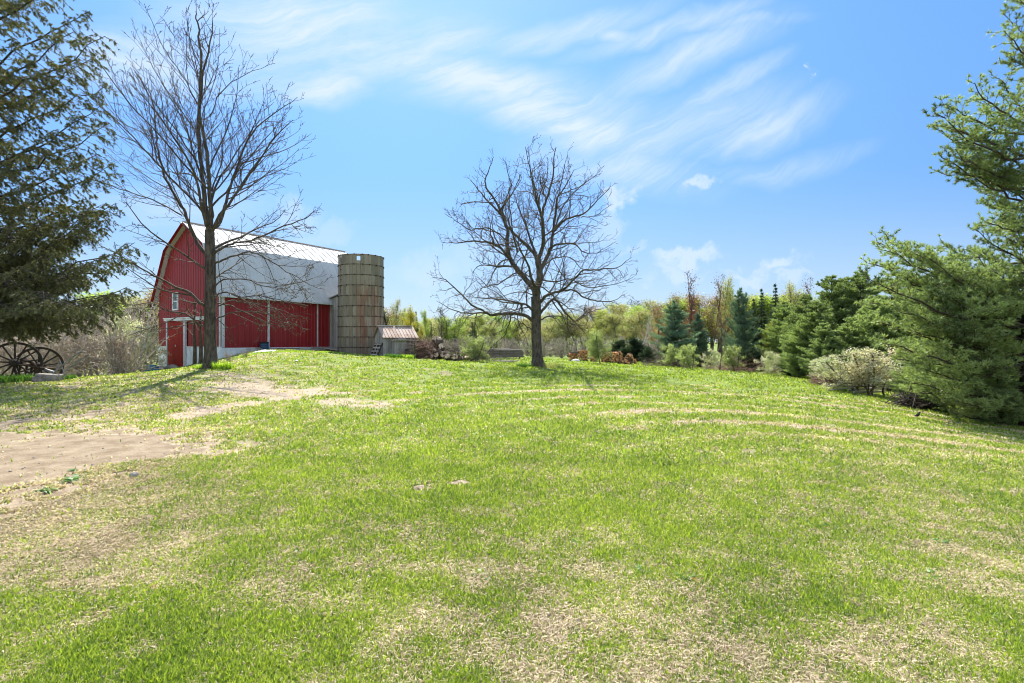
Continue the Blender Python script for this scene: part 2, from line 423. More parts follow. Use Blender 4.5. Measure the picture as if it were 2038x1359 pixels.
def blade_mat():
    m, N, out = material('grass_blades')
    r = attr(N, 'rnd'); t = attr(N, 'tone')
    c = N.mix(t, N.mix(r, rgb(.26, .20, .14), rgb(.80, .68, .56)), N.mix(r, rgb(.075, .15, .012), rgb(.42, .49, .075)))
    d = N.new('ShaderNodeBsdfDiffuse'); N.l.new(c, d.inputs[0])
    tr = N.new('ShaderNodeBsdfTranslucent'); N.l.new(N.mix(1.0, c, rgb(1.3, 1.35, .7), 'MULTIPLY'), tr.inputs[0])
    g = N.new('ShaderNodeBsdfGlossy'); g.inputs['Roughness'].default_value = .6; g.inputs[0].default_value = rgb(.5, .6, .6)
    a = N.new('ShaderNodeMixShader'); a.inputs[0].default_value = .5
    N.l.new(d.outputs[0], a.inputs[1]); N.l.new(tr.outputs[0], a.inputs[2])
    b = N.new('ShaderNodeMixShader'); N.put(b.inputs[0], N.m('MULTIPLY', t, .05))
    N.l.new(a.outputs[0], b.inputs[1]); N.l.new(g.outputs[0], b.inputs[2]); N.l.new(b.outputs[0], out.inputs[0])
    return m
M['blade'] = blade_mat()

# ------------------------------------------------------------------ ground mesh
def make_ground():
    rad = np.concatenate([[0.0], np.geomspace(.6, 60, 620), np.geomspace(62, 1500, 40)])
    a_f = np.linspace(radians(-62), radians(62), 1000)
    a_b = np.linspace(radians(62), radians(298), 160)[1:-1]
    th = np.concatenate([a_f, a_b]); na = len(th); nr = len(rad)
    R_, T_ = np.meshgrid(rad[1:], th, indexing='ij')
    x = (R_*np.sin(T_)).ravel(); y = (R_*np.cos(T_)).ravel()
    z = G(x, y)
    g, d, mw = patches(x, y)
    z = z+(fbm(x*6, y*6, 3, 3)-.5)*.03*np.clip(1-np.hypot(x, y)/40, 0, 1)*(1-d*.6)+mw*.006
    x = np.append(x, 0); y = np.append(y, 0); z = np.append(z, 0); g = np.append(g, .6); d = np.append(d, 0)
    c = len(x)-1
    i, j = np.meshgrid(np.arange(nr-2), np.arange(na), indexing='ij')
    j2 = (j+1) % na
    q = np.stack([i*na+j, i*na+j2, (i+1)*na+j2, (i+1)*na+j], -1).reshape(-1, 4)[:, ::-1]
    jj = np.arange(na)
    t = np.stack([np.full(na, c), (jj+1) % na, jj], -1)
    o = build('ground', np.stack([x, y, z], 1), [q, t], M['ground'], attrs={'green': g, 'dirt': d}, smooth=True)
    tag(o, kind='structure', label='grassy yard ground with bare tan drive and mown lawn', cat='ground')
make_ground()

# ------------------------------------------------------------------ grass blades
def make_blades(n, d0, d1, seed, name, label, kg=1.0):
    rng = np.random.default_rng(seed)
    a = rng.random(n)
    y = 1/((1-a)/d0**.7+a/d1**.7)**(1/.7)
    x = y*rng.uniform(-1.12, 1.12, n)
    # clump the plants
    nc = n//14
    cx = rng.integers(0, nc, n)
    cr = rng.random(nc)[cx]
    x = x[cx]+rng.normal(0, 1, n)*.035*(1+y[cx]*.12); y = y[cx]+rng.normal(0, 1, n)*.035*(1+y[cx]*.12)
    g, dirt, mw = patches(x, y)
    loc = g+(fbm(x*9, y*9, 55, 2)-.5)*.6+(cr-.5)*1.05
    isg = rng.random(n) < np.clip(.16+(loc-.1)*.86, .10, .90)
    keep = rng.random(n) > np.clip(dirt*1.6, 0, .985)
    keep &= ~((dirt > .35) & (rng.random(n) < .6))
    # inside buildings no turf
    x, y, g, isg, loc = x[keep], y[keep], g[keep], isg[keep], loc[keep]
    n = len(x); z = G(x, y)
    sc = (1+y*.03)
    H = np.where(isg, rng.uniform(.022, .055, n)*(.75+g*.5), rng.uniform(.02, .05, n))*sc
    Wd = np.where(isg, rng.uniform(.0022, .0042, n), rng.uniform(.0018, .0035, n))*(1+y*.26)
    th = rng.uniform(0, 2*pi, n)
    lean = np.where(isg, rng.uniform(.1, .95, n), rng.uniform(1.1, 1.52, n))
    la = rng.uniform(0, 2*pi, n)
    L = np.where(isg, H, H*1.15)
    dxy = np.stack([np.cos(la), np.sin(la)], 1)
    sidex, sidey = np.cos(th)*Wd, np.sin(th)*Wd
    base = np.stack([x, y, z-.004], 1)
    side = np.stack([sidex, sidey, np.zeros(n)], 1)
    lift = np.where(isg, 0, rng.uniform(0, .018, n))
    base[:, 2] += lift
    # flat straw: make side perpendicular to lean
    perp = np.stack([-dxy[:, 1]*Wd, dxy[:, 0]*Wd, np.zeros(n)], 1)
    side = np.where(isg[:, None], side, perp)
    tip = base+np.stack([dxy[:, 0]*np.sin(lean)*L, dxy[:, 1]*np.sin(lean)*L, np.cos(lean)*L+.003], 1)
    mid = base+np.stack([dxy[:, 0]*np.sin(lean*.5)*L*.55, dxy[:, 1]*np.sin(lean*.5)*L*.55, np.cos(lean*.6)*L*.55], 1)
    V = np.stack([base-side, base+side, mid+side*.8, mid-side*.8, tip], 1).reshape(-1, 3)
    k = np.arange(n)*5
    q = np.stack([k, k+1, k+2, k+3], 1); t = np.stack([k+3, k+2, k+4], 1)
    r = np.clip(rng.random(n)*.95+(fbm(x*1.6, y*1.6, 91, 3)-.5)*.45, 0, 1)
    o = build(name, V, [q, t], M['blade'], rnd=np.repeat(r, 5), attrs={'tone': np.repeat(isg.astype(float), 5)})
    tag(o, label=label, cat='grass', kind='stuff')
make_blades(1000000, 1.7, 46, 1, 'grass', 'short patchy spring turf of green blades mixed with dead straw')
make_blades(750000, 1.7, 7, 2, 'grass', 'denser short turf of green and straw blades in the foreground')

# ------------------------------------------------------------------ building materials
def sheet_mat(name, ca, cb, rough, metal, spec=.5, streak=.25, stain=None):
    m, N, out = material(name)
    p = opos(N); r = attr(N, 'rnd')
    n = N.noise(scaled(N, p, (1, 1, .12)), 5, 5, .65); n2 = N.noise(p, 1.3, 5, .6)
    col = N.mix(N.m('ADD', N.m('MULTIPLY', r, .5), N.m('MULTIPLY', N.ss(n, .3, .7), .5)), rgb(*ca), rgb(*cb))
    if stain: col = N.mix(N.ss(n2, .5, .75, 0, streak), col, rgb(*stain))
    principled(N, out, col, N.m('ADD', rough, N.m('MULTIPLY', N.m('SUBTRACT', n2, .5), .15)), metal, spec, bump=n2, bstr=.12, bdist=.02)
    return m
M['red'] = sheet_mat('red_steel_siding', (.185, .007, .010), (.30, .024, .027), .42, 0, .4, .4, (.18, .02, .02))
M['red_door'] = wood_mat('red_door_boards', (.24, .014, .010), (.34, .03, .018), 2, 8, .7)
M['roof'] = sheet_mat('galvanised_roofing', (.44, .45, .46), (.58, .58, .58), .7, .0, .15, .6, (.38, .37, .35))
M['white'] = plain_mat('white_paint', (.70, .73, .76), .6, var=.12, scale=3, dirt=(.45, .44, .42))
M['grey_trim'] = plain_mat('grey_trim', (.50, .52, .54), .5, var=.15)
M['glass'] = plain_mat('window_glass', (.10, .13, .14), .08, 0, .6, var=.3, scale=2)
M['dark'] = plain_mat('black_and_interior_shade', (.015, .014, .013), .9, var=.3)  # near-black for dark objects and for shade painted into openings
M['weathered'] = wood_mat('weathered_boards', (.15, .14, .13), (.48, .45, .415), 2, 7)
M['weathered_x'] = wood_mat('weathered_planks', (.17, .15, .135), (.44, .40, .36), 0, 7)
M['rusty_tin'] = sheet_mat('rusty_tin_roofing', (.30, .22, .18), (.50, .40, .34), .75, .0, .25, .9, (.25, .12, .07))
M['iron'] = plain_mat('rusted_iron', (.055, .038, .030), .75, .3, var=.5, scale=14, dirt=(.16, .065, .03))
M['old_wood'] = wood_mat('old_dark_wood', (.022, .017, .015), (.075, .06, .05), 0, 9)
M['grey_iron'] = plain_mat('grey_iron', (.20, .205, .21), .55, .5, var=.4, scale=10)
def silo_mat():
    m, N, out = material('concrete_staves')
    p = opos(N); r = attr(N, 'rnd')
    n = N.noise(scaled(N, p, (1, 1, .3)), 4.5, 6, .7); f = N.noise(p, 22, 5, .7)
    col = N.mix(N.m('ADD', N.m('MULTIPLY', r, .55), N.m('MULTIPLY', n, .45)), rgb(.13, .11, .084), rgb(.34, .305, .24))
    col = N.mix(N.ss(f, .45, .75, 0, .6), col, rgb(.13, .105, .075))
    sp_ = N.new('ShaderNodeSeparateXYZ'); N.l.new(p, sp_.inputs[0])
    # rust runs down the right flank and a darker foot
    q = N.noise(scaled(N, p, (1.6, 1.6, .10)), 2.2, 5, .7)
    side = N.m('MULTIPLY', N.ss(sp_.outputs[0], -.9, 1.1), N.ss(sp_.outputs[2], 6.4, 4.6))
    rust = N.m('MULTIPLY', N.ss(q, .44, .60), side)
    col = N.mix(N.m('MULTIPLY', rust, .75), col, rgb(.19, .066, .034))
    foot = N.m('MULTIPLY', N.ss(sp_.outputs[2], 2.0, .3), N.ss(f, .25, .7, .2, .8))
    col = N.mix(foot, col, rgb(.12, .105, .10))
    principled(N, out, col, .9, spec=.15, bump=f, bstr=.6, bdist=.02)
    return m
M['silo'] = silo_mat()

# ------------------------------------------------------------------ barn
BC = np.array((-18.2, 32.0)); BU = np.array((.5236, .8520)); BW = np.array((-.8520, .5236)); BR = math.atan2(.8520, .5236)
def barn_xy(s, t): return BC+BU*s+BW*t
barn = empty('barn', (BC[0], BC[1], 0), BR, label='red metal-sided gambrel barn with white foundation and shining grey roof', cat='barn')
BL, BWd = 12.65, 7.8
ZE, ZK, ZR, ZF = 4.94, 7.80, 9.40, 1.22
def roofz(y):       # y across the gable
    y = abs(y-BWd/2); k = BWd/2-1.5
    return ZR-(ZR-ZK)*y/k if y < k else ZK-(ZK-ZE)*(y-k)/1.5
def ribbed_wall(name, horizontal, length, x_or_y, outward, z0, ztop, rib=.30, skip=()):
    """sheet of siding with standing ribs; horizontal axis index 0 or 1"""
    mb = MB(); n = int(round(length/rib)); w = length/n; rng = random.Random(3)
    for i in range(n):
        a = i*w; r = rng.random()
        prof = [(a, 0), (a+w-.060, 0), (a+w-.042, .030), (a+w-.016, .030), (a+w, 0)]
        for (c0, o0), (c1, o1) in zip(prof[:-1], prof[1:]):
            if any(lo-1e-3 <= (c0+c1)/2 <= hi+1e-3 for lo, hi, zl in skip): zb = [zl for lo, hi, zl in skip if lo-1e-3 <= (c0+c1)/2 <= hi+1e-3][0]
            else: zb = z0
            def P(c, o, z): return (c, x_or_y+outward*o, z) if horizontal == 0 else (x_or_y+outward*o, c, z)
            f = [P(c0, o0, zb), P(c1, o1, zb), P(c1, o1, ztop(c1)), P(c0, o0, ztop(c0))]
            mb.add(f, [(0, 1, 2, 3)], r*.5+(1.2 if o0 > .01 or o1 > .01 else 0))
    return mb.build(name, M['red'], barn)
# body behind the sheets (solid core so nothing shows through)
core = MB()
gz = lambda y: roofz(y)-.06
pts = [(0.06, y, z) for y, z in [(.05, -.6), (BWd-.05, -.6), (BWd-.05, ZE-.1), (BWd-1.5, ZK-.1), (BWd/2, ZR-.1), (1.5, ZK-.1), (.05, ZE-.1)]]
core.poly(pts, (BL-.12, 0, 0)); core.build('wall_core', M['red_door'], barn)
DOOR = (4.05, 6.35)     # door opening along the gable
o = ribbed_wall('gable_wall', 1, BWd, 0, -1, ZF, lambda y: roofz(y)-.03, skip=[(4.0, 6.6, 3.0)])
ribbed_wall('side_wall', 0, BL, 0, -1, ZF-.02, lambda x: ZE+.02)
ribbed_wall('side_wall', 0, BL, BWd, 1, ZF, lambda x: ZE+.02)
ribbed_wall('gable_wall', 1, BWd, BL, 1, ZF, lambda y: roofz(y)-.03)
f = MB()
f.b2(-.06, .05, 6.62, BWd+.06, -.9, ZF); f.b2(-.06, .05, -.06, 4.0, -.9, ZF); f.b2(.05, BL, -.06, .05, -.9, ZF-.02); f.b2(.05, BL, BWd-.05, BWd+.06, -.9, ZF)
f.b2(-.09, .05, 6.62, BWd+.08, ZF, ZF+.05); f.b2(-.09, .05, -.08, 4.0, ZF, ZF+.05)
f.build('foundation', M['white'], barn)
# roof: two slopes each side, ribbed, with overhang
def roof_side(sign):
    mb = MB(); over = .35
    rng = random.Random(5)
    Y = lambda t: BWd/2+sign*t
    k = BWd/2-1.5; L0 = -over; L1 = BL+over; n = 21; w = (L1-L0)/n
    eo = .28
    le = ((ZK-ZE)/1.5)
    prof = [(0, ZR+.07), (k, ZK+.07), (BWd/2+.02, ZE+.07-.04), (BWd/2+eo, ZE-.48)]
    for i in range(n):
        a = L0+i*w; r = rng.random()
        for (t0, z0), (t1, z1) in zip(prof[:-1], prof[1:]):
            mb.add([(a, Y(t0), z0), (a+w, Y(t0), z0), (a+w, Y(t1), z1), (a, Y(t1), z1)], [(0, 1, 2, 3)], r)
            nrm = np.array((0, sign*(z0-z1), (t1-t0))); nrm /= np.linalg.norm(nrm)
            A = np.array((a, Y(t0), z0))+nrm*.014; B = np.array((a, Y(t1), z1))+nrm*.014
            mb.bar(A, B, .045, .035, r=min(1, r+.2), up=(1, 0, 0))
    # underside
    for (t0, z0), (t1, z1) in zip(prof[:-1], prof[1:]):
        mb.add([(L0, Y(t0), z0-.05), (L1, Y(t0), z0-.05), (L1, Y(t1), z1-.05), (L0, Y(t1), z1-.05)], [(0, 1, 2, 3)], .2)
    return mb.build('roof_slope', M['roof'], barn), prof, L0, L1, Y
for sgn in (-1, 1):
    o, prof, L0, L1, Y = roof_side(sgn)
    for xx in (L0-.012, L1+.012):
        tr = MB()
        for (t0, z0), (t1, z1) in zip(prof[:-1], prof[1:]):
            tr.bar((xx, Y(t0), z0-.07), (xx, Y(t1), z1-.07), .024, .17, up=(1, 0, 0))
        tr.build('rake_board', M['red'], barn)
g_ = MB(); t1, z1 = prof[-1]
for sgn in (-1, 1): g_.b2(L0, L1, BWd/2+sgn*(t1+.05)-.05, BWd/2+sgn*(t1+.05)+.05, z1-.09, z1+.0)
g_.build('gutter', M['grey_trim'], barn)
rc = MB(); rc.tube([(L0, BWd/2, ZR+.10), (L1, BWd/2, ZR+.10)], .07, 6); rc.build('ridge_cap', M['rusty_tin'], barn)
for xx, ww in ((.02, .17), (3.1, .13), (7.05, .075)):
    t = MB(); t.b2(xx, xx+ww, -.10, -.026, ZF, ZE-.12); t.build('trim_post', M['grey_trim'], barn)
t = MB(); t.b2(-.06, -.026, -.03, .12, ZF, ZE-.15); t.build('corner_trim', M['grey_trim'], barn)
# sliding door, its track and jambs, window
dr = MB(); n = 14
for i in range(n):
    a = 4.32+i*(6.38-4.32)/n; dr.b2(-.11, -.07, a+.004, a+(6.38-4.32)/n-.004, -.55, 2.97, r=random.Random(i).random())
d_ = dr.build('sliding_door', M['red_door'], barn)
h_ = MB(); h_.b2(-.16, -.11, 5.28, 5.31, 1.25, 1.38); h_.build('handle', M['grey_trim'], d_)
t = MB(); t.b2(-.20, -.03, 1.1, 6.75, 3.0, 3.20); t.b2(-.26, -.20, 1.1, 6.75, 3.14, 3.20); t.build('door_track', M['white'], barn)
for a, b in ((4.05, 4.30), (6.45, 6.60)):
    t = MB(); t.b2(-.13, -.02, a, b, -.6, 3.0); t.build('door_jamb', M['grey_trim'], barn)
t = MB(); t.b2(-.06, -.025, 4.3, 6.45, -.6, 3.0); t.build('door_shade_panel', M['dark'], barn)  # near-black panel stands in for the shade behind the door
def window(parent, y0, y1, z0, z1, x):
    w = MB(); e = .09
    w.b2(x-.07, x, y0, y0+e, z0, z1); w.b2(x-.07, x, y1-e, y1, z0, z1); w.b2(x-.072, x, y0+e, y1-e, z1-e, z1); w.b2(x-.072, x, y0+e, y1-e, z0, z0+e)
    w.b2(x-.06, x, y0+e, y1-e, (z0+z1)/2-.03, (z0+z1)/2+.03)
    o = w.build('window', M['white'], parent)
    p_ = MB(); p_.b2(x-.04, x-.03, y0+e, y1-e, z0+e, z1-e); p_.build('pane', M['glass'], o)
window(barn, 5.15, 5.85, 3.72, 4.95, -.01)

# ------------------------------------------------------------------ silo
SX, SY, SR = -11.19, 38.0, 1.62
sz0 = .45; stop = 7.86
silo = empty('silo', (SX, SY, 0), label='roofless round concrete stave silo, rust stained, beside the red barn', cat='silo')
def make_silo():
    mb = MB(); ns = 38; rng = random.Random(9); rows = 10; hh = (stop-sz0)/rows
    door_a = math.atan2(-.72, -.69)   # towards the chute, seen at the left edge
    hole_a = -pi/2+.16
    for row in range(-1, rows+1):
        for i in range(ns):
            a0 = 2*pi*(i)/ns; a1 = a0+2*pi/ns; am = (a0+a1)/2
            off = .5*hh if i % 2 else 0
            z0 = sz0+row*hh+off*0; z1 = z0+hh
            if row < 0: z0, z1 = sz0-1.2, sz0
            if row >= rows: continue
            da = (am-door_a+pi) % (2*pi)-pi; dh = (am-hole_a+pi) % (2*pi)-pi
            r = rng.random(); pro = rng.uniform(-.006, .006)
            segs = [(z0, z1)]
            if abs(da) < pi/ns*1.05 and row in (6, 7, 8, 9) : segs = [(z0, z0+.12), (z1-.05, z1)]
            if abs(dh) < pi/ns and row == rows-1: segs = [(z0, z1-.50), (z1-.17, z1)]
            for (q0, q1) in segs:
                v = []
                for rad, ins, zi in ((SR-.09, 0, 0), (SR-.018+pro, 0, 0), (SR+pro, .016, .014)):
                    for (aa, sg) in ((a0, 1), (a1, -1)):
                        for (zz, sz) in ((q0, 1), (q1, -1)):
                            A = aa+sg*ins/SR
                            v.append((rad*cos(A), rad*sin(A), zz+sz*zi))
                f = [(0, 1, 3, 2), (8, 10, 11, 9)]
                for b in (0, 4):
                    f += [(b, b+2, b+6, b+4), (b+1, b+5, b+7, b+3), (b, b+4, b+5, b+1), (b+2, b+3, b+7, b+6)]
                mb.add(v, f, r)
    mb.build('stave_wall', M['silo'], silo)
    zz = [sz0+i*hh for i in range(1, rows)]+[stop-.03]
    for z in zz:
        for dz_ in (0.0,):
            h = MB(); h.tube([((SR+.016)*cos(2*pi*i/48), (SR+.016)*sin(2*pi*i/48), z+dz_) for i in range(48)], .014, 5, closed=True)
            for k in range(19):
                a = 2*pi*k/19+rng.random()*.1; h.box(((SR+.03)*cos(a), (SR+.03)*sin(a), z), (.06, .06, .07))
            h.build('hoop', M['iron'], silo)
    for r_ in (6, 7, 8):
        z = sz0+r_*hh+hh*.55
        b = MB(); c = np.array((cos(door_a), sin(door_a)))*(SR-.03); t = np.array((-sin(door_a), cos(door_a)))*.16
        b.bar((*(c-t), z), (*(c+t), z), .05); b.build('door_crossbar', M['iron'], silo)
make_silo()
# leaning timber brace behind the silo
b = MB(); p0 = at(775, 655, 38.6); p1 = at(757, 598, 38.6); p0[2] = g1(p0[0], p0[1])-.1; b.bar(p0+(0.35, 0, 0), p1, .16, .10); 
tag(b.build('timber_brace', M['old_wood']), 'long dark timber leaning against the right flank of the silo', 'timber')

# ------------------------------------------------------------------ chute lean-to between barn and silo
chute = empty('chute_shed', (BC[0], BC[1], 0), BR, label='tall narrow grey board chute shed squeezed between barn and silo', cat='shed')
def board_face(mb, p0, p1, z0, ztop0, ztop1, w=.16, t=.03, seed=0, gap=.006, skip=None):
    """vertical boards along the line p0->p1 (2-D)"""
    p0 = np.array(p0, float); p1 = np.array(p1, float); L = np.linalg.norm(p1-p0); n = max(1, int(round(L/w))); d = (p1-p0)/L
    nn = np.array((d[1], -d[0])); rng = random.Random(seed)
    for i in range(n):
        a = i*L/n+gap/2; b = (i+1)*L/n-gap/2
        za = ztop0+(ztop1-ztop0)*a/L; zb = ztop0+(ztop1-ztop0)*b/L
        A = p0+d*a; B = p0+d*b; o = rng.uniform(-.006, .006); zl = z0+rng.uniform(-.0, .05)
        if skip and skip[0] < (a+b)/2 < skip[1]:
            rr = [(zl, zl, skip[2], skip[2]), (skip[3], skip[3], za, zb)]
        else: rr = [(zl, zl, za, zb)]
        r = rng.random()
        for (l0, l1, t0, t1) in rr:
            fr = [(*(A+nn*o), l0), (*(B+nn*o), l1), (*(B+nn*o), t1), (*(A+nn*o), t0)]
            mb.poly(fr, (*(nn*t), 0), r)
w_ = MB(); s0, s1, nmax = 8.25, 9.9, 1.5
board_face(w_, (s0, 0), (s0, -nmax), .3, 4.80, 5.15, seed=1, skip=(1.02, 1.36, 2.35, 2.95), w=.15)
board_face(w_, (s0, -nmax), (s1, -nmax), .3, 5.15, 5.15, seed=2)
w_.build('board_wall', M['weathered'], chute)
c_ = MB(); c_.b2(s0+.035, s1, -nmax+.035, -.11, .2, 4.7); c_.build('inner_shade_block', M['dark'], chute)  # near-black block put in as the shaded inside seen through the window
r_ = MB(); r_.poly([(s0-.16, -.03, 4.86), (s0-.16, -nmax-.15, 5.24), (s0-.16, -nmax-.15, 5.30), (s0-.16, -.03, 4.92)], (1.95, 0, 0)); r_.build('roof', M['weathered_x'], chute)
r_ = MB(); r_.b2(s0-.03, s0+.03, -1.40, -1.36, 2.3, 3.0); r_.b2(s0-.03, s0+.03, -1.02, -.98, 2.3, 3.0); r_.b2(s0-.02, s0+.02, -1.2, -1.17, 2.35, 2.95); r_.b2(s0-.035, s0+.03, -1.42, -.98, 2.30, 2.36)
r_.build('window_frame', M['weathered'], chute)

# ------------------------------------------------------------------ coop shed in front of the silo
ax, ay = PX(764.5, 34), 34.0; cg = g1(ax, ay)
cr = radians(31)
coop = empty('coop_shed', (ax, ay, 0), cr, label='small weathered plank coop with rusty ribbed tin roof at the silo foot', cat='shed')
CL, CW = 2.2, 2.05; z0 = cg-.15; ze = 1.93; zr = 2.62
w_ = MB()
board_face(w_, (0, CW), (0, CW/2), z0, ze, zr-.02, seed=5, w=.14); board_face(w_, (0, CW/2), (0, 0), z0, zr-.02, ze, seed=6, w=.14)
board_face(w_, (0, 0), (CL, 0), z0, ze, ze, seed=7, w=.14); board_face(w_, (CL, 0), (CL, CW/2), z0, ze, zr-.02, seed=8, w=.14); board_face(w_, (CL, CW/2), (CL, CW), z0, zr-.02, ze, seed=9, w=.14)
board_face(w_, (CL, CW), (0, CW), z0, ze, ze, seed=10, w=.14)
w_.build('board_wall', M['weathered'], coop)
def tin(parent, sg):
    mb = MB(); n = 11; L0, L1 = -.14, CL+.16; w = (L1-L0)/n; rng = random.Random(4)
    mid = CW/2
    for i in range(n):
        a = L0+i*w; r = rng.random()
        y0, zz0, y1, zz1 = mid, zr+.04, mid+sg*(CW/2+.16), ze-.07
        mb.add([(a, y0, zz0), (a+w, y0, zz0), (a+w, y1, zz1), (a, y1, zz1)], [(0, 1, 2, 3)], r)
        mb.bar((a, y0, zz0+.012), (a, y1, zz1+.012), .04, .03, r=r, up=(1, 0, 0))
    mb.add([(L0, mid, zr), (L1, mid, zr), (L1, y1, zz1-.04), (L0, y1, zz1-.04)], [(0, 1, 2, 3)], 0)
    mb.build('roof_slope', M['rusty_tin'], parent)
tin(coop, -1); tin(coop, 1)
r_ = MB(); r_.b2(-.16, .95, CW/2-.09, CW/2+.09, zr+.05, zr+.085); r_.b2(1.05, CL+.1, CW/2-.10, CW/2+.08, zr+.055, zr+.09); r_.build('ridge_cap', M['roof'], coop)
r_ = MB(); board_face(r_, (-.035, 1.50), (-.035, .90), z0+.75, 2.12, 2.22, seed=12, w=.2); 
r_.build('hatch', M['weathered_x'], coop)
# nest-box lean-to on the side facing the yard
r_ = MB(); zl = 1.62
board_face(r_, (.55, -.55), (1.15, -.55), z0, zl, zl, seed=21, w=.13); board_face(r_, (1.62, -.55), (2.3, -.55), z0, zl, zl, seed=22, w=.13)
board_face(r_, (.55, -.04), (.55, -.55), z0, zl+.06, zl, seed=23, w=.13); board_face(r_, (2.3, -.55), (2.3, -.04), z0, zl, zl+.06, seed=24, w=.13)
board_face(r_, (1.15, -.55), (1.62, -.55), z0+.62, zl, zl, seed=25, w=.12)
r_.build('nest_box', M['weathered'], coop)
r_ = MB(); r_.b2(.48, 2.42, -.72, -.03, zl+.02, zl+.07, r=.9); r_.b2(.3, 1.5, -.78, -.60, zl+.073, zl+.11, r=.7); r_.b2(.9, 1.3, -.5, -.2, zl+.073, zl+.2, r=.3); r_.build('ledge_roof', M['weathered_x'], coop)
for q in (.56, 1.17, 1.6, 2.28):
    r_ = MB(); r_.b2(q-.03, q+.03, -.615, -.56, z0, zl+.01, r=1); r_.build('post', M['weathered_x'], coop)
r_ = MB(); r_.b2(1.16, 1.6, -.52, -.47, z0, z0+.62); r_.build('opening', M['dark'], coop)  # solid near-black panel paints the shade of the opening

# slatted crate frame propped on the coop gable
def pallet(name, W_, H_, n, loc, rz, tilt, **kw):
    e = empty(name, loc, rz, **kw); e.rotation_euler = (tilt, 0, rz)
    for i in range(n):
        b = MB(); z = H_*(i+.5)/n; b.box((0, 0, z), (W_, .03, H_/n*.42), r=random.Random(i).random()); b.build('slat', M['weathered_x'], e)
    for x in (-W_/2+.04, 0, W_/2-.04):
        b = MB(); b.b2(x-.035, x+.035, .016, .10, 0, H_); b.build('rail', M['old_wood'], e)
    return e
p = np.array((ax, ay))+np.array((cos(cr+pi/2), sin(cr+pi/2)))*.75+np.array((-cos(cr), -sin(cr)))*.62
pallet('pallet', 1.05, 1.02, 4, (p[0]+.1, p[1]-.1, g1(*p)-.02), cr-pi/2+.15, -.42, label='grey slatted pallet leaning against the gable of the coop', cat='pallet')

# ------------------------------------------------------------------ things lying along the barn wall
def wall_pt(s, n_, dz=0):
    q = barn_xy(s, -n_); return np.array((q[0], q[1], g1(q[0], q[1])+dz))
rng = random.Random(11)
for i in range(9):
    s_ = 2.6+i*.62; n_ = .35+rng.random()*.5; q = wall_pt(s_, n_, .13+.10*rng.random())
    L = rng.uniform(1.5, 2.6); a = BR+rng.uniform(-.18, .18)
    b = MB(); b.box((0, 0, 0), (L, rng.uniform(.14, .25), .045), r=rng.random()); o = b.build('plank', M['weathered_x'], loc=q, rz=a)
    o.rotation_euler = (0, rng.uniform(-.03, .03), a)
    tag(o, 'grey weathered plank lying along the foot of the red barn wall', 'plank', group='planks along the barn wall')
for i in range(4):
    q = wall_pt(7.3+i*.33, .75+i*.1, .20); b = MB(); b.box((0, 0, 0), (.26, 2.4, .05), r=rng.random()); o = b.build('ramp_board', M['weathered_x'], loc=q); o.rotation_euler = (-.10, 0, BR+pi+.1)
    tag(o, 'loose board of the tilted ramp running down from the barn corner beside the chute', 'board', group='ramp boards by the chute')
def barrel(name, loc, r, h, mat, lab, lying=False, cat='barrel'):
    mb = MB(); pr = [(0, .0), (.9, .0), (.97, .03), (1, .1), (1, .30), (1.03, .32), (1, .35), (1, .64), (1.03, .66), (1, .69), (1, .93), (.95, 1), (.9, .985), (0, .98)]
    k = 20; v = [(r*a*cos(2*pi*j/k), r*a*sin(2*pi*j/k), b*h) for a, b in pr for j in range(k)]
    f = [(i*k+j, i*k+(j+1) % k, (i+1)*k+(j+1) % k, (i+1)*k+j) for i in range(len(pr)-1) for j in range(k)]
    mb.add(v, f); o = mb.build(name, mat, smooth=True, loc=loc)
    if lying: o.rotation_euler = (pi/2, 0, lying)
    tag(o, lab, cat); return o
M['blue'] = plain_mat('blue_plastic', (.02, .19, .42), .35, var=.15)
M['dark_blue'] = plain_mat('dark_blue_plastic', (.03, .07, .13), .4, var=.2)
q = wall_pt(2.55, .55, .14); barrel('plastic_drum', q, .27, .42, M['dark_blue'], 'dark blue plastic drum standing against the red barn side wall')
q = ground_px(294, 34, .20); barrel('plastic_barrel', q, .27, .75, M['blue'], 'bright blue plastic barrel lying under the blossoming apple tree left of the barn', lying=1.2)
# dark lid lying on the drum
b = MB(); b.tube([(0, 0, 0), (0, 0, .03)], .30, 16); o = b.build('drum_lid', M['dark'], loc=wall_pt(2.55, .55, .57)); o.rotation_euler = (.12, .05, 0); tag(o, 'dark round lid resting on top of the blue drum', 'lid')
# white tarp scrap on the mound, stone steps
def lump(name, loc, sx, sy, sz, mat, lab, cat, seed=0, rz=0, res=10, rough=.25):
    vs = []; fs = []
    for i in range(res+1):
        for j in range(res*2):
            th = pi*i/res; ph = pi*j/res
            d = np.array((sin(th)*cos(ph), sin(th)*sin(ph), cos(th)))
            k = 1+rough*(float(fbm(np.array([d[0]*1.7+seed*3.1+d[2]]), np.array([d[1]*1.7-seed+d[2]*.7]), seed, 3)[0])-.5)*2
            vs.append((d[0]*k*sx, d[1]*k*sy, d[2]*k*sz))
    n = res*2
    for i in range(res):
        for j in range(n): fs.append((i*n+j, (i+1)*n+j, (i+1)*n+(j+1) % n, i*n+(j+1) % n))
    o = build(name, vs, [np.array(fs)], mat, rnd=np.full(len(vs), .5), loc=loc, rz=rz); tag(o, lab, cat); return o
M['tarp'] = plain_mat('grey_white_sheet', (.48, .50, .54), .5, var=.2)
M['stone'] = plain_mat('field_stone', (.23, .21, .19), .85, var=.4, scale=5)
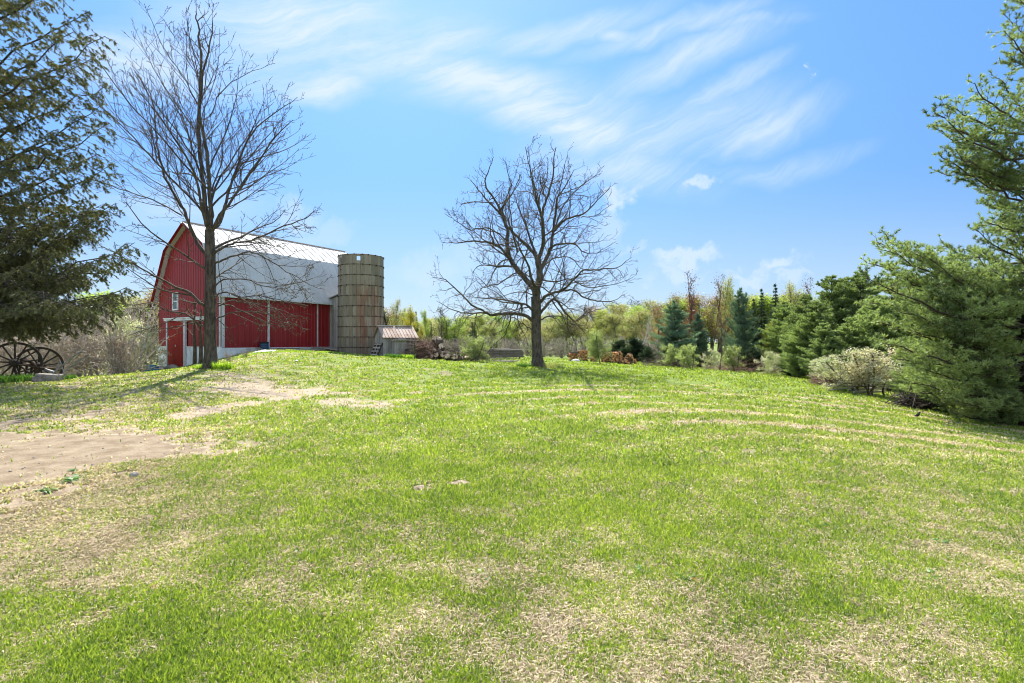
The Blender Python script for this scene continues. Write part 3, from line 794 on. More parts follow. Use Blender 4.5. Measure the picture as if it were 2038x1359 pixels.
def sheet(name, loc, sx, sy, mat, lab, cat, seed, rz=0, amp=.09, n=26):
    a = np.linspace(-1, 1, n); x, y = np.meshgrid(a, a); x = x.ravel(); y = y.ravel()
    k = 1+.25*(fbm(x*1.5+seed, y*1.5, seed, 2)-.5); x2 = x*k*sx; y2 = y*k*sy
    c, s_ = cos(rz), sin(rz); wx = loc[0]+x2*c-y2*s_; wy = loc[1]+x2*s_+y2*c
    z = G(wx, wy)-g1(loc[0], loc[1])+.03+(fbm(x*3.5, y*3.5, seed+4, 3))*amp*(1-.6*np.maximum(abs(x), abs(y)))
    i, j = np.meshgrid(np.arange(n-1), np.arange(n-1), indexing='ij'); b_ = (i*n+j).ravel()
    t = np.stack([x2, y2, z], 1); bt = t-np.array((0, 0, .012)); m_ = n*n
    ed = list(range(n-1))
    fs = [np.stack([b_, b_+1, b_+n+1, b_+n], 1), np.stack([b_+m_, b_+n+m_, b_+n+1+m_, b_+1+m_], 1)]
    o = build(name, np.concatenate([t, bt]), fs, mat, rnd=np.full(2*m_, .5), loc=(loc[0], loc[1], g1(loc[0], loc[1])), rz=rz, smooth=True)
    tag(o, lab, cat)
p = ground_px(527, 30.2); sheet('tarp', p, .55, .40, M['tarp'], 'crumpled grey white sheet lying on top of the grass bank by the barn', 'sheet', 3, .3, amp=.16)
p = ground_px(590, 25); sheet('paper_scrap', p, .07, .09, M['tarp'], 'tiny white scrap lying on the lawn below the grass bank', 'litter', 5, .3, amp=.1, n=8)
lump('stone_block', ground_px(343, 34.3, .08), .42, .3, .22, M['stone'], 'dark purple grey stone lying before the red barn door', 'stone', 2)
lump('pale_stone', ground_px(319, 34.6, .08), .3, .25, .2, M['tarp'], 'pale rock at the left foot of the white barn foundation', 'stone', 4)

# ------------------------------------------------------------------ trees: skeletons
class Skel:
    """collects tapered branches, links them as one mesh"""
    def __init__(s): s.b = []
    def add(s, pts, rad): s.b.append((np.asarray(pts, float), np.asarray(rad, float)))
    def build(s, name, mat, parent=None, rmin=0, **kw):
        if not s.b: return None
        groups = {}
        for p, r in s.b:
            k = 12 if r[0] > .12 else (7 if r[0] > .03 else (4 if r[0] > .012 else 3))
            groups.setdefault((len(p), k), []).append((p, r))
        VV = []; FF = []; base = 0; RR = []
        for (n, k), L in groups.items():
            P = np.stack([a for a, _ in L]); R = np.maximum(np.stack([a for _, a in L]), rmin)
            T = np.gradient(P, axis=1); T /= np.linalg.norm(T, axis=2, keepdims=True)+1e-9
            d = P[:, -1]-P[:, 0]; d /= np.linalg.norm(d, axis=1, keepdims=True)+1e-9
            ref = np.where(abs(d[:, 2:3]) < .85, np.array([[0, 0, 1.]]), np.array([[1., 0, 0]]))[:, None, :]
            U_ = np.cross(np.broadcast_to(ref, T.shape), T); U_ /= np.linalg.norm(U_, axis=2, keepdims=True)+1e-9
            W_ = np.cross(T, U_)
            a = np.arange(k)*2*pi/k
            V_ = P[:, :, None, :]+R[:, :, None, None]*(np.cos(a)[None, None, :, None]*U_[:, :, None, :]+np.sin(a)[None, None, :, None]*W_[:, :, None, :])
            N_ = len(L)
            i, j, m_ = np.meshgrid(np.arange(N_), np.arange(n-1), np.arange(k), indexing='ij')
            idx = lambda a_, b_, c_: base+(a_*n+b_)*k+c_ % k
            FF.append(np.stack([idx(i, j, m_), idx(i, j, m_+1), idx(i, j+1, m_+1), idx(i, j+1, m_)], -1).reshape(-1, 4))
            VV.append(V_.reshape(-1, 3)); base += N_*n*k
            RR.append(np.repeat(np.random.default_rng(N_).random(N_), n*k))
        return build(name, np.concatenate(VV), [np.concatenate(FF)], mat, parent, rnd=np.concatenate(RR), smooth=True, **kw)

def norm(v): return v/(np.linalg.norm(v)+1e-9)
def rand_perp(rng, d):
    v = rng.normal(size=3); v -= d*np.dot(v, d); return norm(v)
def path(rng, p, d, L, n, wander, up, droop=0):
    pts = [np.array(p, float)]; d = norm(np.array(d, float)); st = L/n
    for i in range(n):
        d = norm(d+rng.normal(size=3)*wander+np.array((0, 0, up-droop*(i/n))))
        pts.append(pts[-1]+d*st)
    return np.array(pts)
def spawn(rng, pts, rad, lev, cfg, sk, tips, centre=None):
    """put children along a branch; cfg[lev] = dict"""
    if lev >= len(cfg): tips.append((pts[-1], norm(pts[-1]-pts[-2]), pts)); return
    c = cfg[lev]
    seg = np.linalg.norm(np.diff(pts, axis=0), axis=1); cum = np.concatenate([[0], np.cumsum(seg)]); L = cum[-1]
    n = max(1, int(L*(1-c.get('start', .2))/c['gap']+rng.random()))
    for i in range(n):
        s_ = L*(c.get('start', .2)+(1-c.get('start', .2))*(i+rng.random()*.9)/n); s_ = min(s_, L*.985)
        k = min(np.searchsorted(cum, s_)-1, len(seg)-1); k = max(k, 0)
        f_ = (s_-cum[k])/seg[k]; p = pts[k]*(1-f_)+pts[k+1]*f_; d = norm(pts[k+1]-pts[k])
        r_here = rad[k]*(1-f_)+rad[k+1]*f_
        a = radians(rng.uniform(*c['ang'])); q = rand_perp(rng, d)
        if c.get('flat'): q[2] *= 1-c['flat']; q = norm(q-d*np.dot(q, d))
        if centre is not None and rng.random() < .7:
            o = p-centre; o = norm(o-d*np.dot(o, d)); q = norm(q+o*.9)
        nd = norm(d*cos(a)+q*sin(a))
        rem = (L-s_)/L
        l_ = max(c['len'][0]*rng.uniform(.8, 1.2), c['len'][1]*rng.uniform(.55, 1.25)*(c.get('tipk', .35)+(1-c.get('tipk', .35))*rem)*(L if c.get('rel') else 1))
        r0 = min(r_here*.68, c['r']*rng.uniform(.7, 1.2)*max(.5, l_/(c['len'][1]*(L if c.get('rel') else 1))))
        ns = c['n']
        pp = path(rng, p, nd, l_, ns, c['wander'], c['up'], c.get('droop', 0))
        rr = r0*(1-np.linspace(0, 1, ns+1)*.75)
        sk.add(pp, rr)
        spawn(rng, pp, rr, lev+1, cfg, sk, tips, centre)
    tips.append((pts[-1], norm(pts[-1]-pts[-2]), pts))

def smooth_path(P, sub=3):
    P = np.asarray(P, float); n = len(P); out = []
    for i in range(n-1):
        p0, p1, p2, p3 = P[max(i-1, 0)], P[i], P[i+1], P[min(i+2, n-1)]
        for j in range(sub):
            t = j/sub
            out.append(.5*((2*p1)+(-p0+p2)*t+(2*p0-5*p1+4*p2-p3)*t*t+(-p0+3*p1-3*p2+p3)*t**3))
    out.append(P[-1]); return np.array(out)

# ------------------------------------------------------------------ leaves and needles
def tris_from(P, A, B):
    """triangles base P±B, tip P+A"""
    V_ = np.stack([P-B, P+B, P+A], 1).reshape(-1, 3); k = np.arange(len(P))*3
    return V_, np.stack([k, k+1, k+2], 1)
def leaf_quads(P, L, Wd, rng, dirs=None, jit=1.0):
    n = len(P)
    d = rng.normal(size=(n, 3)) if dirs is None else dirs+rng.normal(size=(n, 3))*jit
    d /= np.linalg.norm(d, axis=1, keepdims=True)+1e-9
    q = rng.normal(size=(n, 3)); q -= d*(q*d).sum(1, keepdims=True); q /= np.linalg.norm(q, axis=1, keepdims=True)+1e-9
    L = np.broadcast_to(L, n)[:, None]; Wd = np.broadcast_to(Wd, n)[:, None]
    V_ = np.stack([P, P+d*L*.5+q*Wd*.5, P+d*L, P+d*L*.5-q*Wd*.5], 1).reshape(-1, 3)
    k = np.arange(n)*4
    return V_, np.stack([k, k+1, k+2, k+3], 1)
def needles(P, D, n_each, L, Wd, rng, spread=.8):
    """tufts: n_each thin triangles fanning out from each P around direction D"""
    m_ = len(P)*n_each
    Pr = np.repeat(P, n_each, 0); Dr = np.repeat(D, n_each, 0)+rng.normal(size=(m_, 3))*spread
    Dr /= np.linalg.norm(Dr, axis=1, keepdims=True)+1e-9
    q = rng.normal(size=(m_, 3)); q -= Dr*(q*Dr).sum(1, keepdims=True); q /= np.linalg.norm(q, axis=1, keepdims=True)+1e-9
    ll = L*rng.uniform(.7, 1.25, m_)[:, None]
    return tris_from(Pr, Dr*ll, q*Wd*.5)
def along(pts, n, rng, a=0., b=1.):
    """n random points along polyline"""
    t = rng.uniform(a, b, n)*(len(pts)-1); k = np.minimum(t.astype(int), len(pts)-2); f_ = (t-k)[:, None]
    return pts[k]*(1-f_)+pts[k+1]*f_, (pts[k+1]-pts[k])/(np.linalg.norm(pts[k+1]-pts[k], axis=1, keepdims=True)+1e-9)

M['pine'] = leaf_mat('white_pine_needles', (.055, .095, .03), (.44, .53, .21), .34)
M['pine_light'] = leaf_mat('pale_pine_needles', (.15, .21, .085), (.40, .47, .22), .4)
M['spruce'] = leaf_mat('spruce_needles', (.045, .052, .022), (.21, .205, .08), .34)
M['dark_spruce'] = leaf_mat('dark_spruce_needles', (.022, .045, .026), (.085, .13, .065), .25)
M['blue_spruce'] = leaf_mat('blue_green_needles', (.06, .115, .08), (.24, .33, .24), .3)
M['spring'] = leaf_mat('yellow_green_leaves', (.19, .22, .055), (.42, .43, .12), .45)
M['spring2'] = leaf_mat('fresh_green_leaves', (.16, .23, .05), (.38, .45, .11), .5)
M['yellow'] = leaf_mat('golden_spring_leaves', (.22, .20, .02), (.44, .38, .05), .5)
M['olive'] = leaf_mat('olive_buds', (.20, .185, .08), (.40, .37, .17), .45)
M['blossom'] = leaf_mat('pale_blossom_and_leaves', (.24, .28, .12), (.74, .68, .64), .45)
M['blossom_pink'] = leaf_mat('pink_blossom', (.25, .30, .16), (.62, .53, .48), .45)
M['apple'] = leaf_mat('young_apple_leaves', (.17, .22, .07), (.42, .46, .21), .5)
M['redbud'] = leaf_mat('red_maple_buds', (.10, .025, .025), (.26, .07, .055), .35)
M['rust_bud'] = leaf_mat('rusty_buds', (.20, .11, .06), (.38, .24, .13), .4)
M['bud'] = leaf_mat('small_buds', (.06, .048, .03), (.16, .13, .075), .2)
M['weed'] = leaf_mat('weed_leaves', (.045, .12, .02), (.14, .27, .05), .4)
M['lily'] = leaf_mat('bright_lily_leaves', (.16, .27, .02), (.36, .46, .06), .55)

# ------------------------------------------------------------------ the two big bare trees
def hero_tree(name, D, trunk_px, trunk_r, limbs, depth, cfg, seed, label, extra, mat='bark_grey', zb=-.25, budn=2):
    rng = np.random.default_rng(seed)
    base = ground_px(trunk_px[0][0], D); org = np.array((base[0], D, 0.))
    e = empty(name, org, 0, label=label, cat='bare tree')
    pt = lambda x, y, dd=0: at(x, y, D)+np.array((0, dd, 0))-org
    sk = Skel(); tw = Skel(); tips = []
    T = smooth_path([pt(*q) for q in trunk_px], 4)
    T[0][2] = base[2]-.3
    tr = np.interp(np.linspace(0, 1, len(T)), np.linspace(0, 1, len(trunk_r)), trunk_r)
    # roots flare
    sk.add(T, tr*(1+.45*np.exp(-np.maximum(T[:, 2]-base[2], 0)/.25)))
    for i in range(7):
        a = rng.uniform(0, 2*pi); p = T[1].copy(); p[2] = base[2]+.35
        q = np.array((T[0][0]+cos(a)*trunk_r[0]*2.0, T[0][1]+sin(a)*trunk_r[0]*2.0, base[2]-.08))
        sk.add(smooth_path([p+np.array((cos(a), sin(a), 0))*trunk_r[0]*.35, (p+q)/2+np.array((0, 0, -.10)), q], 3), np.linspace(trunk_r[0]*.5, .04, 7))
    centre = np.array((T[-1][0], T[-1][1], T[-1][2]))
    for li, (pts, r0, r1) in enumerate(limbs):
        sgn = depth[li]
        n = len(pts); Pm = []
        for k, (x, y) in enumerate(pts):
            f_ = k/(n-1); Pm.append(pt(x, y, sgn*f_**1.1))
        Pm = smooth_path(Pm, 4); Pm += np.concatenate([[[0, 0, 0]], rng.normal(size=(len(Pm)-1, 3))*.02])
        rr = r1+(r0-r1)*(1-np.linspace(0, 1, len(Pm)))**.85
        rr = rr*.85
        sk.add(Pm, rr)
        spawn(rng, Pm, rr, 0, cfg, tw, tips, centre)
    for (x, y, az, el, L, r0) in extra:      # limbs growing towards and away from the viewer
        p = pt(x, y); d = np.array((cos(az)*cos(el), sin(az)*cos(el), sin(el)))
        Pm = path(rng, p, d, L, 9, .10, .03); rr = np.linspace(r0, .012, len(Pm)); sk.add(Pm, rr); spawn(rng, Pm, rr, 0, cfg, tw, tips, centre)
    sk.build('trunk', M[mat], e, rmin=.01)
    tw.build('crown', M['twig'], e, rmin=.0065)
    P = np.array([t[0] for t in tips]); Dn = np.array([t[1] for t in tips])
    P = np.repeat(P, budn, 0)-np.repeat(Dn, budn, 0)*rng.uniform(0, .25, (len(P)*budn, 1)); Dn = np.repeat(Dn, budn, 0)
    V_, F_ = leaf_quads(P, .055, .028, rng, Dn, .6)
    build('buds', V_, [F_], M['bud'], e, rnd=np.repeat(rng.random(len(P)), 4))
    return e
def Z(pts, ox, oy, sc): return [(ox+x/sc, oy+y/sc) for x, y in pts]
z1 = lambda p: Z(p, 0, 0, 2.426)
zb_ = lambda p: Z(p, 250, 420, 3.397)
cfgL = [dict(gap=.40, start=.14, tipk=.12, ang=(22, 60), len=(.55, .66), rel=True, r=.036, n=8, wander=.09, up=.035),
        dict(gap=.38, start=.12, ang=(25, 58), len=(.36, .48), rel=True, r=.016, n=6, wander=.11, up=.04),
        dict(gap=.34, start=.15, ang=(28, 60), len=(.20, .34), r=.010, n=3, wander=.12, up=.05)]
Llimbs = [
 (z1([(1012,1120),(1000,1080),(985,950),(965,800),(950,600),(955,380),(950,200),(932,70),(922,35)]), .13, .012),
 (z1([(1014,1120),(1027,1060),(1030,950),(1020,750),(1000,600),(1012,450),(1060,250),(1085,150)]), .12, .012),
 (z1([(1016,1110),(1050,1070),(1068,960),(1090,840),(1150,640),(1240,520),(1380,400)]), .09, .010),
 (z1([(1018,1120),(1080,1045),(1180,950),(1280,840),(1400,710),(1490,655)]), .075, .010),
 (z1([(1012,1240),(985,1225),(930,1150),(880,1040),(830,960),(760,840),(715,720),(690,600),(650,400),(560,280)]), .10, .010),
 (z1([(1000,1060),(970,1000),(880,900),(780,780),(720,700),(620,600),(490,480)]), .06, .008),
 (z1([(880,1040),(800,990),(740,970),(620,930),(540,900)]), .035, .007),
 (zb_([(590,310),(640,275),(760,232),(900,222),(1100,160),(1300,100),(1385,58)]), .07, .008),
 (zb_([(590,360),(640,325),(720,285),(810,262),(900,310),(1010,380),(1150,470),(1250,500)]), .055, .007),
 (zb_([(560,640),(530,630),(470,560),(350,500),(230,430),(50,310),(-30,270)]), .085, .008),
 (zb_([(560,790),(530,770),(470,705),(380,680),(330,640),(240,650),(120,640)]), .05, .007),
 (zb_([(585,740),(620,710),(700,670),(850,682),(960,740),(1100,790)]), .04, .006),
 (zb_([(590,600),(640,572),(720,556),(850,590),(1000,585),(1180,630),(1330,655)]), .045, .006),
 (zb_([(590,520),(680,470),(850,470),(1000,520),(1150,520),(1340,480)]), .04, .006),
 (zb_([(600,620),(690,640),(800,700),(900,755),(985,775)]), .035, .006),
 (zb_([(595,655),(680,612),(800,612),(950,650),(1090,700),(1135,800)]), .035, .006),
 (zb_([(560,730),(480,762),(400,790),(300,800),(230,790)]), .03, .006),
 (zb_([(558,600),(450,620),(340,600),(235,560)]), .035, .006),
 (zb_([(590,690),(640,740),(720,790),(790,780)]), .025, .005),
 (z1([(1020,1000),(1080,880),(1110,760),(1200,600),(1310,400)]), .05, .007),
 (z1([(960,820),(900,690),(830,560),(760,450),(690,350)]), .045, .007),
 (z1([(952,500),(900,380),(830,250),(780,90)]), .03, .006),
 (z1([(1012,560),(1040,420),(1120,300),(1250,210)]), .03, .006),
 (z1([(960,860),(860,820),(740,790),(620,760),(520,700)]), .035, .006),
]
hero_tree('bare_tree', 21, [(420,738),(419,700),(418,640),(419,560),(418,500),(417,458)], [.27,.23,.215,.205,.195,.17], Llimbs,
  [.3,-.8,1.2,-1.5,1.0,-1.4,-2.0,-1.6,1.6,-1.0,-2.0,1.8,-1.6,-1.2,1.4,1.0,-1.5,.8,-.5,2.0,1.8,-1,1.5,2.2], cfgL, 4,
  'tall leafless tree with fanning upright limbs in front of the red barn',
  [(418,500,1.2,.7,5.5,.06),(418,470,-1.4,.85,6,.06),(419,540,-1.9,.35,4,.045),(417,450,1.8,1.0,6.5,.06),(418,560,1.5,.25,3.6,.04),(400,350,-1.5,.8,4,.035),(422,380,1.7,.8,4,.035)])
zc = lambda p: Z(p, 850, 280, 2.831)
cfgC = [dict(gap=.36, start=.12, tipk=.18, ang=(38, 80), len=(.6, .58), rel=True, r=.046, n=9, wander=.19, up=.015),
        dict(gap=.34, start=.10, ang=(32, 70), len=(.42, .50), rel=True, r=.020, n=6, wander=.18, up=.03),
        dict(gap=.32, start=.15, ang=(30, 68), len=(.24, .42), r=.012, n=3, wander=.16, up=.05)]
Climbs = [
 (zc([(612,880),(600,830),(570,790),(500,710),(460,640),(450,560),(450,480),(420,400),(370,350),(300,270),(235,190)]), .21, .014),
 (zc([(460,650),(400,600),(330,580),(250,580),(170,600),(95,600)]), .09, .01),
 (zc([(500,710),(430,700),(350,690),(290,680),(235,725)]), .07, .01),
 (zc([(440,440),(380,340),(330,260),(350,190),(378,125)]), .08, .01),
 (zc([(615,900),(620,830),(635,780),(630,700),(620,655)]), .25, .18),
 (zc([(620,660),(600,625),(540,560),(480,500),(430,430),(430,330),(480,250),(535,130)]), .13, .012),
 (zc([(625,670),(650,600),(655,520),(645,430),(670,340),(700,240),(710,130),(718,72)]), .14, .012),
 (zc([(635,730),(680,650),(705,580),(715,500),(730,380),(745,300),(800,210),(842,125)]), .14, .012),
 (zc([(695,600),(780,572),(850,572),(900,610),(1000,600),(1055,570)]), .07, .009),
 (zc([(715,510),(780,450),(870,430),(940,370),(1005,305)]), .08, .009),
 (zc([(625,915),(680,870),(760,845),(830,780),(870,740),(950,740),(1050,730),(1115,685)]), .10, .009),
 (zc([(760,845),(830,840),(900,880),(1000,900),(1080,890),(1150,850)]), .07, .009),
 (zc([(625,985),(680,920),(720,890),(780,950),(840,1010),(900,980),(960,950),(1060,925)]), .10, .009),
 (zc([(612,1050),(590,1005),(530,980),(450,975),(370,985),(320,960),(260,930),(190,860),(120,800),(60,790)]), .13, .009),
 (zc([(340,970),(250,970),(170,960),(100,930),(35,890)]), .06, .008),
 (zc([(608,985),(560,920),(480,910),(400,890),(340,860),(290,820)]), .07, .008),
 (zc([(605,1065),(560,1050),(520,1020),(480,1000),(430,1010)]), .04, .008),
 (zc([(630,1010),(700,990),(760,1000),(800,1040),(880,1050)]), .05, .008),
 (zc([(500,700),(440,640),(350,560),(260,480),(170,350)]), .07, .009),
 (zc([(560,760),(500,800),(420,820),(380,860)]), .03, .007),
 (zc([(640,780),(720,800),(800,790),(880,840),(1020,830),(1100,800)]), .05, .008),
 (zc([(660,700),(730,650),(820,640),(900,700),(980,690)]), .05, .008),
 (zc([(742,310),(820,262),(890,220),(930,155)]), .04, .008),
 (zc([(718,490),(770,370),(850,290),(955,240)]), .05, .008),
 (zc([(432,350),(470,260),(460,180),(445,90)]), .04, .008),
 (zc([(648,430),(600,310),(580,200),(565,105)]), .05, .008),
 (zc([(672,340),(650,240),(640,160),(638,100)]), .04, .008),
 (zc([(740,310),(760,200),(780,120)]), .035, .008),
 (zc([(370,350),(280,330),(190,330),(165,345)]), .045, .008),
 (zc([(870,430),(930,440),(1010,400)]), .035, .008),
 (zc([(450,560),(350,500),(260,520),(170,480),(120,450)]), .05, .008),
]
hero_tree('bare_tree', 28, [(1071,735),(1068,690),(1067,650),(1067,610),(1066,590)], [.32,.275,.26,.27,.25], Climbs,
  [1,-1.5,1.8,-1,0,1.6,-.8,1.0,2,-1.6,-1.5,1.6,2.2,-1.5,1.2,2,-2,-2.2,2.4,2.2,-2.4,2.4,1.5,-1.8,1.0,-1.5,1.5,-1.2,1.4,-1.5,-1.6], cfgC, 8,
  'broad spreading leafless tree standing alone in the middle of the lawn',
  [(1068,600,1.5,.35,6.0,.09),(1068,590,-1.6,.45,6.0,.09),(1072,520,1.8,.7,6,.08),(1078,500,-1.3,.8,6,.08),(1066,620,-2.2,.2,5,.06),(1066,610,.9,.2,5,.06),(1030,500,-1.7,.5,4.5,.05),(1090,440,1.5,.6,4.5,.05)], zb=-.2)

# ------------------------------------------------------------------ big conifers near the camera
def limb(rng, p, tip, sag, n=10):
    p = np.asarray(p, float); tip = np.asarray(tip, float)
    t = np.linspace(0, 1, n+1)[:, None]
    P = p*(1-t)+tip*t; P[:, 2] -= (np.sin(t[:, 0]*pi))*sag
    L = np.linalg.norm(tip-p); P[1:] += rng.normal(size=(n, 3))*L*.012
    return P
def conifer_foliage(rng, limbs, mode):
    """secondary and tertiary shoots on limbs; returns twig skeleton, tuft points, tuft dirs"""
    tw = Skel(); PP = []; DD = []
    for P in limbs:
        L = np.linalg.norm(P[-1]-P[0]); n2 = max(4, int(L/mode['gap2'])); dmain = norm(P[-1]-P[0])
        for i in range(n2):
            t = mode['bare']+(1-mode['bare'])*(i+rng.random())/n2; k = min(int(t*(len(P)-1)), len(P)-2); f_ = t*(len(P)-1)-k
            p = P[k]*(1-f_)+P[k+1]*f_; d = norm(P[k+1]-P[k])
            sd = norm(np.cross(d, (0, 0, 1)))*(1 if (i % 2) else -1)
            a = radians(rng.uniform(*mode['ang']))
            nd = norm(d*cos(a)+sd*sin(a)+np.array((0, 0, rng.normal()*.18+mode['lift'])))
            l2 = mode['l2']*L*(1.08-t)*rng.uniform(.6, 1.25)+mode['l2min']*rng.uniform(.7, 1.3)
            p2 = path(rng, p, nd, l2, 5, .09, mode['up2'], mode['droop'])
            tw.add(p2, np.linspace(.014, .004, 6)*(.5+.5*min(1, l2)))
            n3 = max(2, int(l2/mode['gap3']))
            for j in range(n3):
                q, qd = along(p2, 1, rng, .1, 1); q = q[0]; qd = qd[0]
                s3 = norm(np.cross(qd, (0, 0, 1)))*(1 if (j % 2) else -1)
                a3 = radians(rng.uniform(25, 65)); d3 = norm(qd*cos(a3)+s3*sin(a3)+np.array((0, 0, rng.normal()*.25+mode['lift3'])))
                l3 = mode['l3']*rng.uniform(.5, 1.2)
                p3 = path(rng, q, d3, l3, 2, .12, mode['up3'])
                tw.add(p3, (.005, .004, .003))
                m_ = mode['tufts']; a_, b_ = along(p3, m_, rng, mode.get('t0', .05), 1); PP.append(a_); DD.append(b_)
            m_ = max(2, int(l2/mode['gap3'])); a_, b_ = along(p2, m_, rng, .3, 1); PP.append(a_); DD.append(b_)
    return tw, np.concatenate(PP), np.concatenate(DD)

def spruce_near():
    rng = np.random.default_rng(21); D = 17.0
    org = np.array((PX(-85, D), D, 0.)); gz_ = g1(org[0], org[1])
    e = empty('spruce_tree', org, 0, label='tall dark spruce with drooping twigs filling the left edge of the yard', cat='spruce tree')
    sk = Skel(); H = 20.0
    sk.add([(0, 0, gz_-.2), (0, 0, 4), (.05, 0, 9), (0, .05, H)], (.30, .25, .15, .03))
    L = []
    vis = [(150,175,20),(230,212,72),(265,190,110),(300,216,165),(345,205,205),(385,218,245),(420,190,300),(450,215,335),(500,228,405),(530,200,440),(560,277,483),(590,268,520),(610,250,575),(628,225,600),(635,190,632),(80,150,-60),(0,130,-140),
           (200,150,60),(480,170,395),(610,160,622),(340,120,260),(560,140,520),(625,110,640),(615,240,580),(600,150,560),(630,60,650)]
    for i in range(30):
        vis.append((rng.uniform(500, 620), rng.uniform(40, 240), rng.uniform(400, 612)))
    for vi, (y0, tx, ty) in enumerate(vis):
        dd = rng.uniform(-1.6, 1.8) if vi < len(vis)-30 else rng.uniform(-3.8, 4.0)
        p = at(-85, y0, D)-org; tip = at(tx, ty, D)-org
        tip[1] += dd; k = (D+dd)/D; tip[0] = (tip[0]+org[0])*k-org[0]; tip[2] = EYE+(tip[2]-EYE)*k
        p[0] = 0; L.append(limb(rng, p, tip, rng.uniform(.1, .4)))
    for i in range(105):
        z = 4.0+(H-5)*(i/105)**1.1; az = rng.uniform(0, 2*pi)
        if cos(az) > .62: continue
        l_ = 5.6*(1-(z-1.5)/(H))**.8*rng.uniform(.75, 1.05)
        L.append(limb(rng, (0, 0, z), (cos(az)*l_, sin(az)*l_, z+l_*rng.uniform(.05, .4)), .2))
    for P in L: sk.add(P, np.linspace(.045, .008, len(P))*min(1, np.linalg.norm(P[-1]-P[0])/3))
    mode = dict(gap2=.115, bare=.16, ang=(40, 78), lift=-.34, l2=.12, l2min=.40, up2=-.04, droop=.16, gap3=.105, l3=.22, lift3=-.60, up3=-.08, tufts=4)
    tw, P, Dn = conifer_foliage(rng, L, mode)
    sk.build('trunk', M['bark_dark'], e)
    tw.build('twigs', M['bark_brown'], e, rmin=.004)
    V_, F_ = needles(P, Dn, 6, .085, .024, rng, .6)
    build('crown', V_, [F_], M['spruce'], e, rnd=np.repeat(np.clip(np.repeat(rng.random(len(P)), 6)*.75+rng.random(len(P)*6)*.25, 0, 1), 3))
spruce_near()

def pine_near():
    rng = np.random.default_rng(33); D = 14.5; tx0 = 2075
    org = np.array((PX(tx0, D), D, 0.)); gz_ = g1(org[0], org[1]); H = 12.6
    e = empty('pine_tree', org, 0, label='large white pine with long layered limbs at the right edge of the lawn', cat='pine tree')
    sk = Skel(); sk.add([(-.25, 0, gz_-.2), (-.2, 0, 3), (0, 0, 7), (-.35, 0, H)], (.33, .28, .18, .03))
    L = []
    vis = [(30,2010,-20,.5),(90,1995,25,.5),(120,2000,60,.4),(150,2012,110,.4),(250,1935,168,.6),(270,1880,205,.5),(320,1862,228,.7),(350,1875,262,.6),(360,1900,300,.7),(390,1872,312,.6),(410,1920,345,.6),(430,1960,385,.5),
           (470,1995,420,.4),(530,1940,455,.7),(560,1945,500,.7),(600,1742,478,1.0),(610,1760,500,1.2),(620,1735,520,1.2),(640,1900,520,.9),(620,1800,560,1.2),(650,1728,560,1.5),(660,1850,560,1.5),(680,1745,600,1.5),(690,1800,620,1.6),
           (700,1755,640,1.6),(705,1860,640,1.4),(720,1768,680,1.6),(730,1785,715,1.5),(740,1840,700,1.5),(760,1790,745,1.4),(770,1850,760,1.3),(790,1800,775,1.2),(800,1870,800,1.2),(815,1900,825,1.2),(820,1950,842,1.2),(800,1975,800,1.2),
           (600,1900,590,1),(560,1980,540,.8),(650,1950,640,1),(500,2000,470,.6),(680,1760,575,1.4),(720,1815,655,1.4),(745,1890,735,1.4),(450,1965,440,.6),(590,1770,540,1.2),(615,1850,520,1.2),(640,1790,590,1.3),(700,1900,680,1.2)]
    for (y0, tx, ty, dd) in vis:
        for rep in range(2):
            d_ = rng.uniform(-dd, dd)*1.5+(.6 if y0 > 560 else 0)
            p = at(tx0, y0, D)-org; tip = at(tx+rep*rng.uniform(0, 90), ty+rep*rng.uniform(-12, 24), D)-org
            k = (D+d_)/D; tip[0] = (tip[0]+org[0])*k-org[0]; tip[1] = d_; tip[2] = EYE+(tip[2]-EYE)*k
            L.append(limb(rng, (-.1, 0, p[2]), tip, rng.uniform(.1, .35)*min(1, abs(tip[0])/3)))
    prof = [(-1, 3.8), (1.5, 4.4), (3.5, 4.4), (4.4, 2.0), (5.5, 1.6), (6.5, 2.9), (8.2, 2.9), (9, 1.0), (11.5, .6), (12.6, .2)]
    for i in range(60):
        z = -.1+12.2*i/60; az = rng.uniform(-2.2, 2.2)
        l_ = np.interp(z, *zip(*prof))*rng.uniform(.75, 1.05)
        L.append(limb(rng, (0, 0, z), (cos(az)*l_, sin(az)*l_, z+l_*rng.uniform(.0, .35)), .15))
    for P in L: sk.add(P, np.linspace(.048, .010, len(P))*min(1, .25+np.linalg.norm(P[-1]-P[0])/4))
    mode = dict(gap2=.14, bare=.22, ang=(28, 65), lift=.08, l2=.18, l2min=.26, up2=.05, droop=0, gap3=.10, l3=.20, lift3=.12, up3=.10, tufts=3, t0=.55)
    tw, P, Dn = conifer_foliage(rng, L, mode)
    sk.build('trunk', M['bark_dark'], e)
    tw.build('twigs', M['bark_brown'], e, rmin=.004)
    Dn = Dn+np.array((0, 0, .35))
    V_, F_ = needles(P, Dn, 8, .105, .019, rng, 1.0)
    n_ = len(P)
    patch = fbm(P[:, 0]*1.3+P[:, 2], P[:, 1]*1.3+P[:, 2]*.5, 5, 3)
    build('crown', V_, [F_], M['pine'], e, rnd=np.repeat(np.clip(np.repeat((patch-.5)*2.4+.5, 8)*.65+rng.random(n_*8)*.4, 0, 1), 3))
    print('pine tufts', n_)
pine_near()

